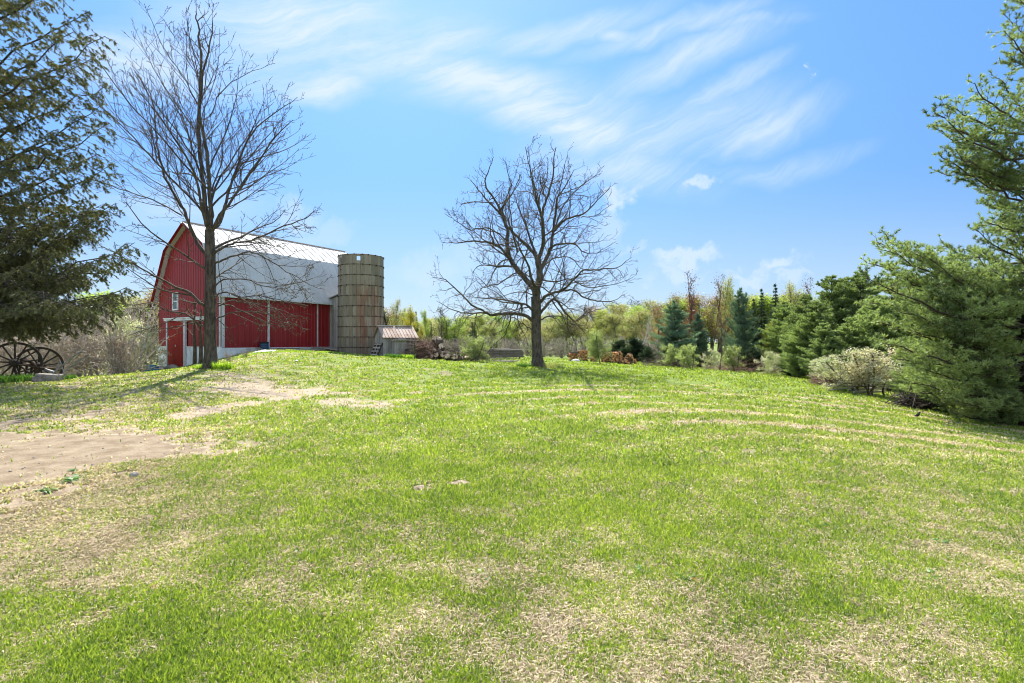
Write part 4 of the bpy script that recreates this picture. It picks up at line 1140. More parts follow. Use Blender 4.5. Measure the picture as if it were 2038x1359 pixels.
# ------------------------------------------------------------------ background trees: one of each kind, then copies
def proto_deciduous(name, mat_leaf, nleaf, seed, H=8.0, spread=.5, barkm='bark_grey', leaf=.17, label='', cat='tree', upr=.06, stems=1, dens=1.0, low=.25, tw_r=.02):
    rng = np.random.default_rng(seed); e = empty(name, (0, 0, 0), label=label, cat=cat)
    sk = Skel(); tw = Skel(); tips = []
    cfg = [dict(gap=.42/dens, start=low, ang=(25*spread*2, 48*spread*2), len=(.5, .42), rel=True, r=.06, n=5, wander=.12, up=upr),
           dict(gap=.32/dens, start=.15, ang=(25, 60), len=(.3, .45), rel=True, r=.02, n=3, wander=.16, up=upr),
           dict(gap=.30/dens, start=.2, ang=(25, 65), len=(.25, .35), r=.012, n=2, wander=.16, up=.05)]
    for s_ in range(stems):
        p0 = np.array((0, 0, -.3)) if stems == 1 else np.array((rng.normal()*.12, rng.normal()*.12, -.2))
        d0 = (rng.normal()*.04, rng.normal()*.04, 1) if stems == 1 else (rng.normal()*.45, rng.normal()*.45, 1)
        h_ = H*(1 if s_ == 0 else rng.uniform(.75, .98))
        P = path(rng, p0, d0, h_, 9, .05, .05); R_ = np.linspace(.021*H/ (1 if stems == 1 else 1.8), .02, 10)
        sk.add(P, R_); spawn(rng, P, R_, 0, cfg, tw, tips, None)
    sk.build('trunk', M[barkm], e, rmin=.03)
    tw.build('limbs', M[barkm], e, rmin=tw_r)
    if nleaf:
        tp = [t[2] for t in tips]; idx = rng.integers(0, len(tp), nleaf)
        P = np.array([along(tp[i], 1, rng, .35, 1)[0][0] for i in idx])+rng.normal(size=(nleaf, 3))*(.035*H if H > 5 else .08)
        V_, F_ = leaf_quads(P, leaf*rng.uniform(.5, 1.2, nleaf), leaf*.62*rng.uniform(.6, 1.2, nleaf), rng)
        pr = fbm(P[:, 0]*1.1+P[:, 2]*.9, P[:, 1]*1.1+P[:, 2]*.4, seed, 2)
        build('crown', V_, [F_], M[mat_leaf], e, rnd=np.repeat(np.clip((pr-.5)*1.2+.25+rng.random(nleaf)*.5, 0, 1), 4))
    e['H'] = H
    return e
def proto_conifer(name, mat_leaf, seed, H=9.0, base=.24, label='', cat='tree', dens=1.0, nl=.16, nw=.045, up=.1, power=1.0, start=.06, each=6, irr=.25, whorl=.30):
    rng = np.random.default_rng(seed); e = empty(name, (0, 0, 0), label=label, cat=cat)
    sk = Skel(); sk.add([(0, 0, -.3), (0, 0, H*.5), (0, 0, H)], (.017*H, .01*H, .015))
    PP = []; DD = []; z = H*start
    while z < H*.985:
        f_ = (z/H-start)/(1-start); l0 = H*base*(1-f_)**power
        if power < .8: l0 = H*base*min(1, (f_+.25)*2.2)*(1-f_)**power
        for k in range(int(5+3*(1-f_))):
            az = rng.uniform(0, 2*pi); l_ = max(.12, l0*rng.uniform(1-irr*1.6, 1+irr*.5))
            P = limb(rng, (0, 0, z), (cos(az)*l_, sin(az)*l_, z+l_*up*rng.uniform(.2, 1.8)), l_*.06, 5)
            sk.add(P, np.linspace(.03, .008, 6)*(.4+.6*(1-f_)))
            n_ = int(max(6, l_*26*dens)); a_, b_ = along(P, n_, rng, .18, 1)
            side = np.cross(b_, (0, 0, 1.)); side /= np.linalg.norm(side, axis=1, keepdims=True)+1e-9
            lat = rng.uniform(-1, 1, n_)*.22*(l_**.7)
            a_ = a_+side*lat[:, None]+np.array((0, 0, 1))*(rng.normal(size=(n_, 1))*.05+np.abs(lat)[:, None]*(.25 if up > 0 else -.35))
            PP.append(a_); DD.append(b_+side*np.sign(lat)[:, None]*.7+np.array((0, 0, .25 if up > 0 else -.25)))
        z += whorl*rng.uniform(.7, 1.3)*(H/9)
    P = np.concatenate(PP); Dn = np.concatenate(DD)
    sk.build('trunk', M['bark_dark'], e, rmin=.012)
    V_, F_ = needles(P, Dn, each, nl, nw, rng, .7)
    patch = fbm(P[:, 0]*1.5+P[:, 2], P[:, 1]*1.5, seed, 2)
    build('crown', V_, [F_], M[mat_leaf], e, rnd=np.repeat(np.clip(np.repeat((patch-.5)*1.4+.4, each)*.6+rng.random(len(P)*each)*.45, 0, 1), 3))
    e['H'] = H
    return e

USED = set()
def plant(proto, px_, top, D, label=None, group=None, wide=1.0, rz=None, base_px=None):
    """stand a tree so that its root is on the ground at depth D and it is as tall as seen"""
    X = PX(px_, D); g = g1(X, D)
    h_ = (EYE-(top-679.5)/F*D)-g
    o = proto if proto.name not in USED else copy_tree(proto)
    USED.add(proto.name)
    k = h_/proto['H']; o.location = (X, D, g-.03); o.scale = (k*wide, k*wide, k)
    o.rotation_euler = (0, 0, random.uniform(0, 6.28) if rz is None else rz)
    if label: o['label'] = label
    if group: o['group'] = group
    return o
random.seed(77)
spA = proto_deciduous('leafing_tree', 'spring', 9000, 101, label='x', dens=.9, leaf=.16, spread=.62, low=.18)
spB = proto_deciduous('leafing_tree', 'spring2', 9000, 102, label='x', H=8, spread=.62, dens=.9, low=.15)
spC = proto_deciduous('leafing_tree', 'olive', 7000, 103, label='x', H=8, spread=.55, dens=1.1, leaf=.13)
spD = proto_deciduous('golden_tree', 'yellow', 9000, 104, label='x', H=8, spread=.5, dens=1.0, low=.12)
brA = proto_deciduous('bare_tree', 'bud', 1500, 105, label='x', H=8, spread=.40, dens=1.15, leaf=.10, tw_r=.022)
rdA = proto_deciduous('red_bud_tree', 'redbud', 1900, 106, label='x', H=8, spread=.30, dens=.9, leaf=.15, upr=.12, stems=3)
rsA = proto_deciduous('rusty_bud_tree', 'rust_bud', 6500, 107, label='x', H=8, spread=.6, dens=1.0, leaf=.14)
biA = proto_deciduous('pale_bark_tree', 'bud', 900, 108, label='x', H=8, spread=.5, dens=1.0, leaf=.10, barkm='birch', tw_r=.024)
coA = proto_conifer('dark_spruce', 'dark_spruce', 110, H=9, base=.17, label='x', cat='spruce tree', up=-.12, dens=1.5, start=.05)
coB = proto_conifer('blue_green_pine', 'blue_spruce', 111, H=7, base=.42, label='x', cat='pine tree', up=.28, dens=1.9, irr=.45, power=.65, nl=.18)
coC = proto_conifer('white_pine', 'pine', 112, H=9, base=.44, label='x', cat='pine tree', up=.28, dens=1.9, power=.62, irr=.35, start=.10, nl=.19, nw=.05, each=8)
coD = proto_conifer('white_pine', 'pine_light', 113, H=8, base=.46, label='x', cat='pine tree', up=.25, dens=1.9, power=.62, irr=.4, start=.05, nl=.19, nw=.05, each=8)
coE = proto_conifer('shrubby_evergreen', 'dark_spruce', 114, H=3, base=.5, label='x', cat='evergreen shrub', up=.3, dens=2.2, power=.55, irr=.5, start=.03, nl=.14)

names = {'a': (spA, 'yellow green leafing tree in the far wood behind the lawn'), 'b': (spB, 'fresh green leafing tree in the far wood behind the lawn'),
         'c': (spC, 'olive brown budding tree in the far wood behind the lawn'), 'd': (spD, 'golden tree in the far wood'), 'e': (brA, 'grey leafless tree in the far wood'),
         'f': (rsA, 'rusty orange budding tree in the far wood'), 'g': (coA, 'dark narrow spruce standing within the far wood')}
rr = random.Random(5)
WHERE = {'trees of the far wood': 'the back rank of the far wood', 'front trees of the far wood': 'the front rank of the far wood', 'grey trees behind the left thicket': 'the wood behind the left thicket', 'trees behind the right pines': 'the wood behind the right pines'}
def wood(x0, x1, step, D0, D1, tops, kinds, group='trees of the far wood'):
    x = x0
    while x < x1:
        k = rr.choice(kinds); t = np.interp(x, [a for a, _ in tops], [b for _, b in tops])+rr.uniform(-9, 12)
        plant(names[k][0], x, t, rr.uniform(D0, D1), names[k][1].replace('the far wood behind the lawn', group.split(' ', 2)[2] if 0 else WHERE[group]).replace('the far wood', WHERE[group]), group, wide=rr.uniform(1.5, 2.3))
        x += step*rr.uniform(.6, 1.4)
wood(740, 1640, 14, 84, 96, [(740, 622), (860, 640), (940, 628), (1050, 628), (1150, 618), (1250, 605), (1330, 600), (1640, 590)], 'aabccecaff')
wood(760, 1330, 19, 64, 76, [(760, 650), (860, 632), (950, 640), (1050, 636), (1150, 632), (1250, 618), (1330, 620)], 'aabbceccaecg', 'front trees of the far wood')
wood(-60, 330, 24, 60, 76, [(-60, 600), (100, 610), (330, 588)], 'ceecbecf', 'grey trees behind the left thicket')
wood(1620, 2150, 34, 62, 76, [(1620, 600), (2150, 590)], 'ceba', 'trees behind the right pines')
# leafing and golden trees right of the silo
plant(spC, 783, 596, 56, 'tall thin olive tree just right of the silo top', wide=.55)
plant(spC, 800, 612, 60, 'slim olive tree between the silo and the golden tree', wide=.6)
plant(spD, 812, 618, 55, 'bushy golden yellow tree standing behind the coop roof', wide=1.0)
plant(coA, 828, 618, 58, 'dark spruce directly behind the bushy golden tree', wide=.95)
plant(spD, 835, 655, 52, 'lower golden green tree behind the coop eave', wide=.9)
plant(coA, 858, 640, 60, 'narrow dark evergreen between the golden tree and the woodpile', wide=.9)
plant(spB, 850, 622, 62, 'thin upright green tree left of the woodpile', wide=.5)
plant(brA, 874, 615, 54, 'pinkish grey bare tree behind the woodpile', wide=.8)
plant(coA, 945, 640, 58, 'dark spruce behind the left crab apple', wide=1.1)
plant(coA, 905, 655, 58, 'dark evergreen behind the log heap', wide=1.3)
# low grey brush at the edge of the far wood
shA = proto_deciduous('bare_shrub', 'bud', 900, 120, H=3, stems=7, spread=.5, dens=1.5, leaf=.07, label='x', cat='shrub', barkm='bark_pale', tw_r=.012, low=.1)
shB = proto_deciduous('leafing_shrub', 'apple', 1500, 121, H=3, stems=6, spread=.5, dens=1.3, leaf=.09, label='x', cat='shrub', tw_r=.012, low=.1)
shC = proto_deciduous('reddish_shrub', 'rust_bud', 700, 122, H=3, stems=8, spread=.5, dens=1.6, leaf=.06, label='x', cat='shrub', barkm='bark_pale', tw_r=.011, low=.08)
x = 860
while x < 1340:
    D = rr.uniform(50, 60); k = rr.choice([shA, shA, shB])
    plant(k, x, rr.uniform(662, 680), D, 'pale grey leafless brush along the foot of the far wood' if k is shA else 'pale green leafing brush along the foot of the far wood', 'brush along the far wood', wide=1.5); x += rr.uniform(9, 15)
# right hand group
plant(rdA, 1385, 556, 50, 'tall tree with dark red buds on upright limbs, left of the pair', wide=.75)
plant(rdA, 1412, 560, 52, 'tall tree with dark red buds on upright limbs, right of the pair', wide=.7)
plant(spC, 1437, 553, 54, 'tall slim budding tree right of the red budded trees', wide=.5)
plant(rsA, 1345, 590, 58, 'pale rusty tree behind the blue green pine', wide=.9)
plant(rsA, 1310, 612, 56, 'rusty orange tree left of the blue green pine', wide=1.0)
plant(biA, 1272, 628, 50, 'pale whitish bare tree left of the blue green pine', wide=.9)
plant(spA, 1455, 575, 56, 'yellow green tree behind the dark spruces', wide=.7)
plant(spC, 1470, 600, 56, 'olive tree behind the dark spruces', wide=.7)
plant(coB, 1342, 598, 44, 'blue green pine standing apart with wide lower boughs', wide=1.0)
plant(coB, 1388, 622, 46, 'smaller dark blue green pine right of the wide one', wide=.75)
plant(coB, 1473, 573, 40, 'rounded blue green pine left of the dark spruces', wide=.62)
plant(coA, 1500, 592, 42, 'shortest of the dark pointed spruces', wide=1.0)
plant(coA, 1516, 572, 41, 'pointed dark spruce left of the tallest one', wide=1.0)
plant(coA, 1543, 562, 42, 'tallest dark pointed spruce beside the pines', wide=1.0)
plant(spC, 1585, 562, 48, 'slim budding tree behind the first white pine', wide=.6)
plant(rdA, 1590, 566, 52, 'reddish bare tree poking out above the first white pine', wide=.6)
plant(spD, 1527, 650, 37, 'golden young tree under the tallest dark spruce', wide=.7)
plant(brA, 1432, 640, 33, 'thin grey leafless young tree among the apple trees', wide=.7)
plant(coC, 1605, 585, 33, 'first white pine of the row, right of the dark spruces', wide=.95)
plant(coD, 1590, 640, 29.5, 'pale lower white pine boughed to the ground behind the small apple tree', wide=1.0)
plant(coC, 1655, 548, 31, 'tall round topped white pine, second of the row', wide=.95)
plant(coC, 1712, 540, 30, 'tallest round topped white pine in the middle of the row', wide=1.0)
plant(coD, 1640, 640, 27.5, 'pale young white pine in front of the tall row', wide=1.0)
plant(coC, 1683, 552, 33, 'white pine crown between the two tallest of the row', wide=1.1)
plant(coD, 1745, 585, 26.5, 'pale white pine behind the right side of the pink apple tree', wide=1.1)
plant(coC, 1560, 600, 36, 'white pine tucked behind the golden young tree', wide=1.0)
plant(coC, 1625, 600, 29, 'middling white pine filling the row before the tall ones', wide=1.1)
plant(coD, 1690, 640, 27, 'pale white pine right behind the pink apple tree', wide=1.2)
plant(coC, 1775, 555, 28, 'white pine right of the tallest, behind the pink apple tree', wide=1.0)
plant(coC, 1850, 560, 24, 'white pine hidden behind the long limbed near pine', wide=1.1)
plant(coD, 1830, 700, 18.5, 'pale young pine whose boughs sweep the ground beside the near pine', wide=1.25)
plant(coD, 1905, 690, 16.5, 'bushy young pine under the limbs of the near pine', wide=1.35)
plant(coC, 1960, 560, 20, 'pine crowding behind the near pine trunk', wide=1.1)
plant(coC, 2060, 500, 22, 'tall pine behind the near pine at the frame edge', wide=1.1)
plant(coD, 1985, 730, 14.8, 'low dark pine boughs at the foot of the near pine', wide=1.3)
for (x, t, D, l) in [(1290, 690, 44, 'dark evergreen shrub behind the wood heap'), (1262, 672, 46, 'taller dark evergreen shrub behind the wood heap'), (1235, 676, 47, 'dark evergreen shrub behind the biggest wood stack'),
                     (1480, 700, 36, 'dark evergreen shrub behind the apple row'), (1350, 700, 38, 'dark evergreen shrub behind the yellow apple trees'), (1400, 698, 37.5, 'low dark evergreen in the gap of the apple row'),
                     (1575, 712, 31, 'low dark evergreen right of the small white apple tree'), (1660, 725, 25, 'low dark evergreen left of the pink apple tree'), (1500, 690, 35, 'dark evergreen shrub under the spruces')]:
    plant(coE, x, t, D, l, 'dark evergreen shrubs', wide=1.4)
# apple trees
apA = proto_deciduous('apple_tree', 'apple', 7500, 130, H=3, stems=3, spread=.95, dens=2.0, leaf=.085, label='x', cat='apple tree', upr=.03, tw_r=.010, low=.28)
apB = proto_deciduous('apple_tree', 'blossom', 7500, 131, H=3, stems=3, spread=.95, dens=2.0, leaf=.075, label='x', cat='apple tree', upr=.03, tw_r=.010, low=.28, barkm='bark_pale')
apC = proto_deciduous('apple_tree', 'blossom_pink', 12000, 132, H=3.2, stems=6, spread=.72, dens=2.2, leaf=.095, label='x', cat='apple tree', upr=.02, tw_r=.009, low=.2, barkm='bark_brown')
plant(apA, 944, 668, 33, 'pale green crab apple tree behind the split log heap', wide=1.5)
plant(apA, 1197, 655, 37, 'small apple tree with thin green leaves before the firewood stacks', wide=1.05)
plant(apA, 1322, 682, 36, 'leftmost yellow green apple tree of the row', wide=1.15)
plant(apA, 1374, 683, 33, 'yellow green apple tree with a dark short trunk, second in the row', wide=1.15)
plant(apB, 1415, 690, 33, 'greyish thin apple tree in the middle of the row', wide=.8)
plant(apA, 1462, 685, 33, 'yellow green apple tree right of the grey thin trunk', wide=1.15)
plant(apB, 1533, 695, 30, 'small whitish apple tree alone before the pines', wide=1.1)
plant(apC, 1722, 690, 20.3, 'large pink blossoming apple tree with many stems before the pines', wide=1.6)
plant(apB, 1655, 700, 23.5, 'pale green blossoming tree left of the pink apple tree', wide=1.2)
plant(apB, 285, 640, 33, 'white blossoming apple tree left of the barn', wide=1.15)
plant(apB, 245, 620, 38, 'taller white blossoming tree behind the first one left of the barn', wide=1.0)
# thicket at the left
x = -120
while x < 270:
    D = rr.uniform(25, 31); plant(shC, x, rr.uniform(630, 660), D, 'reddish leafless shrub of the thicket behind the old wheels', 'shrubs of the left thicket', wide=1.1); x += rr.uniform(20, 34)
x = -150
while x < 325:
    D = rr.uniform(36, 48); k = rr.choice([shA, shA, shC, shB]); plant(k, x, rr.uniform(590, 625), D, {'bare_shrub': 'tall grey leafless shrub far back in the left thicket', 'leafing_shrub': 'tall green leafing shrub far back in the left thicket', 'reddish_shrub': 'tall reddish leafless shrub far back in the left thicket'}[k.name.split('.')[0]], 'tall shrubs behind the left thicket', wide=1.0); x += rr.uniform(22, 36)
# two young stems before the barn door
for (x, t, D, l) in [(387, 600, 27.0, 'left of two thin dark sapling stems before the barn gable'), (399, 615, 26.2, 'right of two thin dark sapling stems before the barn gable')]:
    rng = np.random.default_rng(x); X = PX(x, D); g = g1(X, D); e = empty('sapling', (X, D, 0), label=l, cat='sapling'); h_ = EYE-(t-679.5)/F*D
    sk = Skel(); P = smooth_path([(0, 0, g-.1), (.03, 0, g+1.1), (-.02, 0, g+1.9), (.04, 0, h_)], 3); R_ = np.linspace(.11, .03, len(P)); sk.add(P, R_); tips = []; tw = Skel()
    spawn(rng, P, R_, 0, [dict(gap=.35, start=.45, ang=(40, 70), len=(.5, .9), r=.022, n=5, wander=.12, up=.05), dict(gap=.2, start=.1, ang=(30, 60), len=(.2, .35), r=.008, n=3, wander=.12, up=.05)], tw, tips)
    sk.build('trunk', M['bark_dark'], e); tw.build('crown', M['bark_pale'], e, rmin=.005)

# ------------------------------------------------------------------ split logs and firewood
def wood_end_mat(name, ca, cb, bark):
    m, N, out = material(name)
    p = opos(N); r = attr(N, 'rnd'); oi = N.new('ShaderNodeObjectInfo').outputs['Random']
    n = N.noise(p, 14, 4, .6)
    col = N.mix(N.m('ADD', N.m('MULTIPLY', oi, .6), N.m('MULTIPLY', n, .5)), rgb(*ca), rgb(*cb))
    col = N.mix(N.ss(r, .62, .68), col, rgb(*bark))
    principled(N, out, col, .85, spec=.15, bump=n, bstr=.4, bdist=.01); return m
M['log'] = wood_end_mat('split_log_wood', (.38, .25, .16), (.70, .56, .44), (.10, .075, .06))
M['firewood'] = wood_end_mat('orange_firewood', (.42, .17, .06), (.78, .44, .22), (.14, .08, .045))
def log_mesh(mb, c, L, R_, ax_, rng, split=True):
    """one log or split wedge along ax_; wood faces r=.3, bark r=.9"""
    ax_ = norm(np.array(ax_, float)); u = rand_perp(rng, ax_); w = np.cross(ax_, u)
    n = 9; a0 = rng.uniform(0, 6.28); arc = rng.choice([2*pi, pi, 1.9, 2*pi/3]) if split else 2*pi
    ring = [(cos(a0+arc*i/(n-1 if arc < 6 else n)), sin(a0+arc*i/(n-1 if arc < 6 else n))) for i in range(n)]
    ring = [(x*R_*rng.uniform(.93, 1.07), y*R_*rng.uniform(.93, 1.07)) for x, y in ring]
    if arc < 6: ring.append((rng.normal()*.04*R_, rng.normal()*.04*R_))
    k = len(ring); c = np.array(c, float)
    A = [c-ax_*L/2+u*x+w*y for x, y in ring]; B = [c+ax_*L/2+u*x*.97+w*y*.97 for x, y in ring]
    mb.add(A, [tuple(range(k))[::-1]], .3); mb.add(B, [tuple(range(k))], .3)
    for i in range(k):
        j = (i+1) % k
        bark = not (arc < 6 and (i >= k-2))
        mb.add([A[i], A[j], B[j], B[i]], [(0, 1, 2, 3)], .95 if bark else .3)
def heap_logs(cx, D, base_w, height, n, R0, label, group, seed, flat=1.0, mat='log', dep=1.0):
    rng = np.random.default_rng(seed); X0 = PX(cx, D)
    for i in range(n):
        f_ = (i/n); h = height*f_; w = base_w*(1-f_)**.8
        x = X0+rng.uniform(-w, w); y = D+rng.uniform(-w, w)*.7*dep; z = g1(x, y)+R0*.7+h*(1-min(1, abs(x-X0)/max(base_w, .1))*.35)+rng.uniform(-.04, .06)
        mb = MB(); az = rng.uniform(0, 2*pi); el = rng.normal()*.25
        log_mesh(mb, (0, 0, 0), rng.uniform(.34, .52), R0*rng.uniform(.65, 1.2), (cos(az)*cos(el)*.7, sin(az)*cos(el)-1.0, sin(el)), rng)
        o = mb.build('split_log', M[mat], loc=(x, y, z)); tag(o, label, 'log', group)
heap_logs(868, 35, .85, 1.35, 62, .17, 'chunky split log piled in the tall end of the heap beside the brush', 'logs of the tall heap', 1)
heap_logs(880, 34.2, 1.1, .35, 26, .15, 'split log fallen at the foot of the tall log heap', 'logs at the heap foot', 2)
heap_logs(915, 34.6, 1.15, .42, 44, .13, 'pale split log in the low spreading part of the heap under the crab apple', 'logs of the low heap', 3)
rng = np.random.default_rng(5)
for (x0, y0, x1, y1, r, l) in [(848, 690, 850, 678, .05, ''), (829, 688, 848, 680, .035, 'long pale pole sticking up out of the brush heap beside the coop'), (866, 684, 881, 678, .13, 'thick dark log lying across the very top of the log heap')]:
    if not l: continue
    mb = MB(); a = at(x0, y0, 34.6); b = at(x1, y1, 34.9); mb.tube([a, (a+b)/2+(0, 0, .03), b], r, 9, r=.9); tag(mb.build('log', M['log']), l, 'log')
def stick_heap(name, cx, D, w, h, n, seed, label, mat='bark_pale', L=(.6, 1.5), r=.012):
    """tangle of cut brush: one heap no one could count"""
    rng = np.random.default_rng(seed); X0 = PX(cx, D); sk = Skel(); g = g1(X0, D)
    for i in range(n):
        x = rng.normal()*w*.45; y = rng.normal()*w*.4; z = rng.uniform(0, 1)**1.3*h*max(0, 1-(x/w)**2); a = rng.uniform(0, 2*pi); l_ = rng.uniform(*L)
        P = path(rng, (x, y, z+.03), (cos(a), sin(a), rng.normal()*.45), l_, 3, .2, 0); sk.add(P-np.array((cos(a), sin(a), 0))*l_*.5, np.linspace(r, r*.4, 4))
    o = sk.build(name, M[mat], None, loc=(X0, D, g)); tag(o, label, 'brush', kind='stuff'); return o
M['brush_red'] = plain_mat('reddish_brush', (.25, .155, .115), .8, var=.35)
stick_heap('brush_heap', 836, 34.8, 1.25, 1.0, 1500, 1, 'heap of fine reddish cut brush between the coop and the logs', 'brush_red')
stick_heap('brush_heap', 852, 34.9, .8, 1.1, 700, 2, 'taller tangle of cut twigs against the log heap', 'brush_red')
stick_heap('brush_heap', 1640, 23.6, .6, .45, 380, 3, 'small rusty red heap of dead pine twigs at the lawn edge', 'brush_red', L=(.3, .8))
stick_heap('brush_heap', 1822, 17.2, .6, .35, 240, 4, 'dark heap of dead branches under the pine boughs', 'bark_dark', L=(.4, 1.0), r=.018)
stick_heap('brush_heap', 925, 36.5, 2.6, .8, 700, 6, 'low dark tangle of branches behind the low log heap', 'bark_dark')
stick_heap('brush_heap', 1335, 37.5, 2.2, .6, 500, 7, 'brown tangle under the leftmost yellow apple tree', 'bark_brown')
stick_heap('brush_heap', 1470, 35.0, 2.6, .6, 600, 8, 'brown tangle of dead branches along the apple row', 'brush_red')
# lumber stacks: boards with stickers, each stack one thing of many boards
def lumber(cx, D, W_, H_, Dp, seed, label, mat='weathered_x', over=0.0):
    rng = np.random.default_rng(seed); X0 = PX(cx, D); g = g1(X0, D); e = empty('lumber_stack', (X0, D, g), rng.uniform(-.08, .08), label=label, cat='lumber stack')
    z = .10; mb = MB(); st = MB(); lay = 0
    while z < H_:
        th = rng.uniform(.04, .09); y = -Dp/2
        while y < Dp/2:
            bw = rng.uniform(.13, .24); ex = rng.uniform(-.12, .12)
            mb.box((ex, y+bw/2, z+th/2), (W_*rng.uniform(.86, 1.03), bw-.015, th), r=float(rng.random())); y += bw
        z += th+.002; lay += 1
        if lay % 2 == 0:
            for k in np.linspace(-.42, .42, 5): st.box((k*W_, 0, z+.014), (.05, Dp, .028), r=float(rng.random()))
            z += .03
    mb.build('boards', M[mat], e)
    for k in np.linspace(-.4, .4, 3): b = MB(); b.box((k*W_, 0, .045), (.12, Dp, .10)); b.build('bearer', M['old_wood'], e)
    st.build('stickers', M['old_wood'], e)
    if over:
        b = MB(); b.box((.15, -.1, z+.03), (W_+over, .32, .04), rot=[[1, 0, .03], [0, 1, 0], [-.03, 0, 1]], r=.9); b.build('top_board', M['weathered_x'], e)
        b = MB(); b.box((-.5, .2, z+.05), (W_*.6, .3, .05), rot=[[1, 0, -.04], [0, 1, 0], [.04, 0, 1]], r=.5); b.build('top_board', M['weathered_x'], e)
M['dark_lumber'] = wood_mat('dark_lumber', (.075, .062, .055), (.30, .26, .23), 0, 7)
lumber(1008, 40, 2.55, .62, 1.0, 1, 'large dark stack of grey lumber with a long board across its top', 'dark_lumber', .35)
lumber(950, 38.5, 1.3, .36, .8, 2, 'smaller low stack of dark lumber behind the crab apple', 'dark_lumber')
p = ground_px(1002, 34.5)
for i in range(7):
    b = MB(); b.box((0, 0, .03), (rng.uniform(.9, 1.7), .2, .035), r=float(rng.random())); q = (p[0]+rng.uniform(-.35, .35), p[1]-.5+i*.17, p[2]+.02+rng.random()*.03); o = b.build('plank', M['weathered_x'], loc=q, rz=rng.normal()*.08)
    tag(o, 'pale board lying flat on the grass before the big lumber stack', 'plank', group='boards on the grass by the lumber')
def wood_stack(x0, x1, ytop, D, Dp, seed, label, dark=False):
    rng = np.random.default_rng(seed); X0, X1 = PX(x0, D), PX(x1, D); g = g1((X0+X1)/2, D); H_ = (EYE-(ytop-679.5)/F*D)-g
    e = empty('firewood_stack', ((X0+X1)/2, D, g), rng.uniform(-.1, .1), label=label, cat='firewood stack'); W_ = X1-X0
    b = MB()
    for k in (-.4, 0, .4): b.box((k*W_, 0, .05), (.1, Dp, .1))
    b.box((0, -Dp/2+.05, .105), (W_, .1, .02)); b.box((0, Dp/2-.05, .105), (W_, .1, .02)); b.build('pallet', M['old_wood'], e)
    mb = MB(); z = .17
    while z < H_:
        x = -W_/2
        while x < W_/2:
            R_ = rng.uniform(.05, .085)
            for yy in (-Dp/4, Dp/4): log_mesh(mb, (x+rng.normal()*.02, yy+rng.normal()*.03, z+rng.normal()*.012), Dp/2*.95, R_, (rng.normal()*.08, 1, rng.normal()*.06), rng)
            x += .125
        z += .115
    mb.build('firewood', M['firewood'], e)
    if dark:
        c_ = MB(); c_.box((0, 0, H_+.03), (W_*1.05, Dp*1.05, .035), r=.2); c_.build('cover', M['dark'], e)
wood_stack(1134, 1151, 702, 42.5, .8, 1, 'leftmost firewood stack, orange ends under a dark cover', True)
wood_stack(1153, 1170, 696, 42, .8, 2, 'tallest firewood stack, second from the left')
wood_stack(1175, 1188, 709, 42, .7, 3, 'lowest firewood stack, small and pale, in the middle of the row')
wood_stack(1198, 1213, 702, 41, .8, 4, 'firewood stack right behind the small apple trunk')
wood_stack(1216, 1237, 701, 40.5, .9, 5, 'widest firewood stack, right of the small apple tree')
heap_logs(1252, 40, .75, .62, 46, .10, 'orange split chunk in the loose heap right of the firewood stacks', 'chunks of the loose heap', 7, mat='firewood')
lump('stone_slab', ground_px(1146, 41, .06), .35, .25, .12, M['tarp'], 'pale slab leaning at the foot of the leftmost firewood stack', 'slab', 8)
# timber pile and iron wheel under the pink apple tree
def disc_wheel(name, c, R_, nsp, ax_, mat, rim=.03, hub=.06, parent=None, wd=.05, flat=.035, spk=.028):
    """spoked wheel: rim, hub, spokes as parts"""
    e = bpy.data.objects.new(name, None); COL.objects.link(e); e.location = c
    if parent is not None: e.parent = parent
    ax_ = norm(np.array(ax_, float)); u = norm(np.cross((0, 0, 1), ax_)); w = np.cross(ax_, u)
    n = 56; v = []; f = []
    for i in range(n):
        a = 2*pi*i/n; d = u*cos(a)+w*sin(a)
        for rr_, s_ in ((R_-flat, -1), (R_, -1), (R_, 1), (R_-flat, 1)): v.append(d*rr_+ax_*s_*wd/2)
    for i in range(n):
        j = (i+1) % n
        for k in range(4): f.append((i*4+k, j*4+k, j*4+(k+1) % 4, i*4+(k+1) % 4))
    mb = MB(); mb.add(v, f); mb.build('rim', M[mat], e)
    mb = MB(); mb.tube([-ax_*hub*1.9, -ax_*hub*1.2, ax_*hub*1.2, ax_*hub*1.9], [hub*.62, hub*1.1, hub*1.1, hub*.62], 14); mb.build('hub', M[mat], e)
    for i in range(nsp):
        a = 2*pi*(i+.3)/nsp; d = u*cos(a)+w*sin(a); mb = MB(); mb.tube([d*hub*.7, d*R_*.5, d*(R_-flat*.6)], [spk*1.1, spk*.8, spk*.85], 7); mb.build('spoke', M[mat], e)
    return e
p = ground_px(1765, 20.6)
for i in range(9):
    b = MB(); L = rng.uniform(1.2, 2.4); o_ = (p[0]-.9+rng.normal()*.3, p[1]+.3+rng.normal()*.25, p[2]+.08+i*.05)
    b.tube([(-L/2, 0, 0), (0, 0, rng.normal()*.03), (L/2, 0, 0)], rng.uniform(.025, .05), 7, r=.9); o = b.build('pole', M['weathered_x'], loc=o_, rz=rng.normal()*.2); o.rotation_euler = (0, rng.normal()*.06, rng.normal()*.2)
    tag(o, 'weathered pole in the low stack behind the pink apple tree', 'pole', group='poles behind the pink apple tree')
wq = disc_wheel('implement_wheel', (p[0]-.05, p[1]-.2, p[2]+.28), .34, 8, (-.25, 1, .1), 'iron', hub=.05, wd=.06, spk=.012)
tag(wq, 'rusty iron implement wheel leaning among the poles by the pink apple tree', 'wheel')

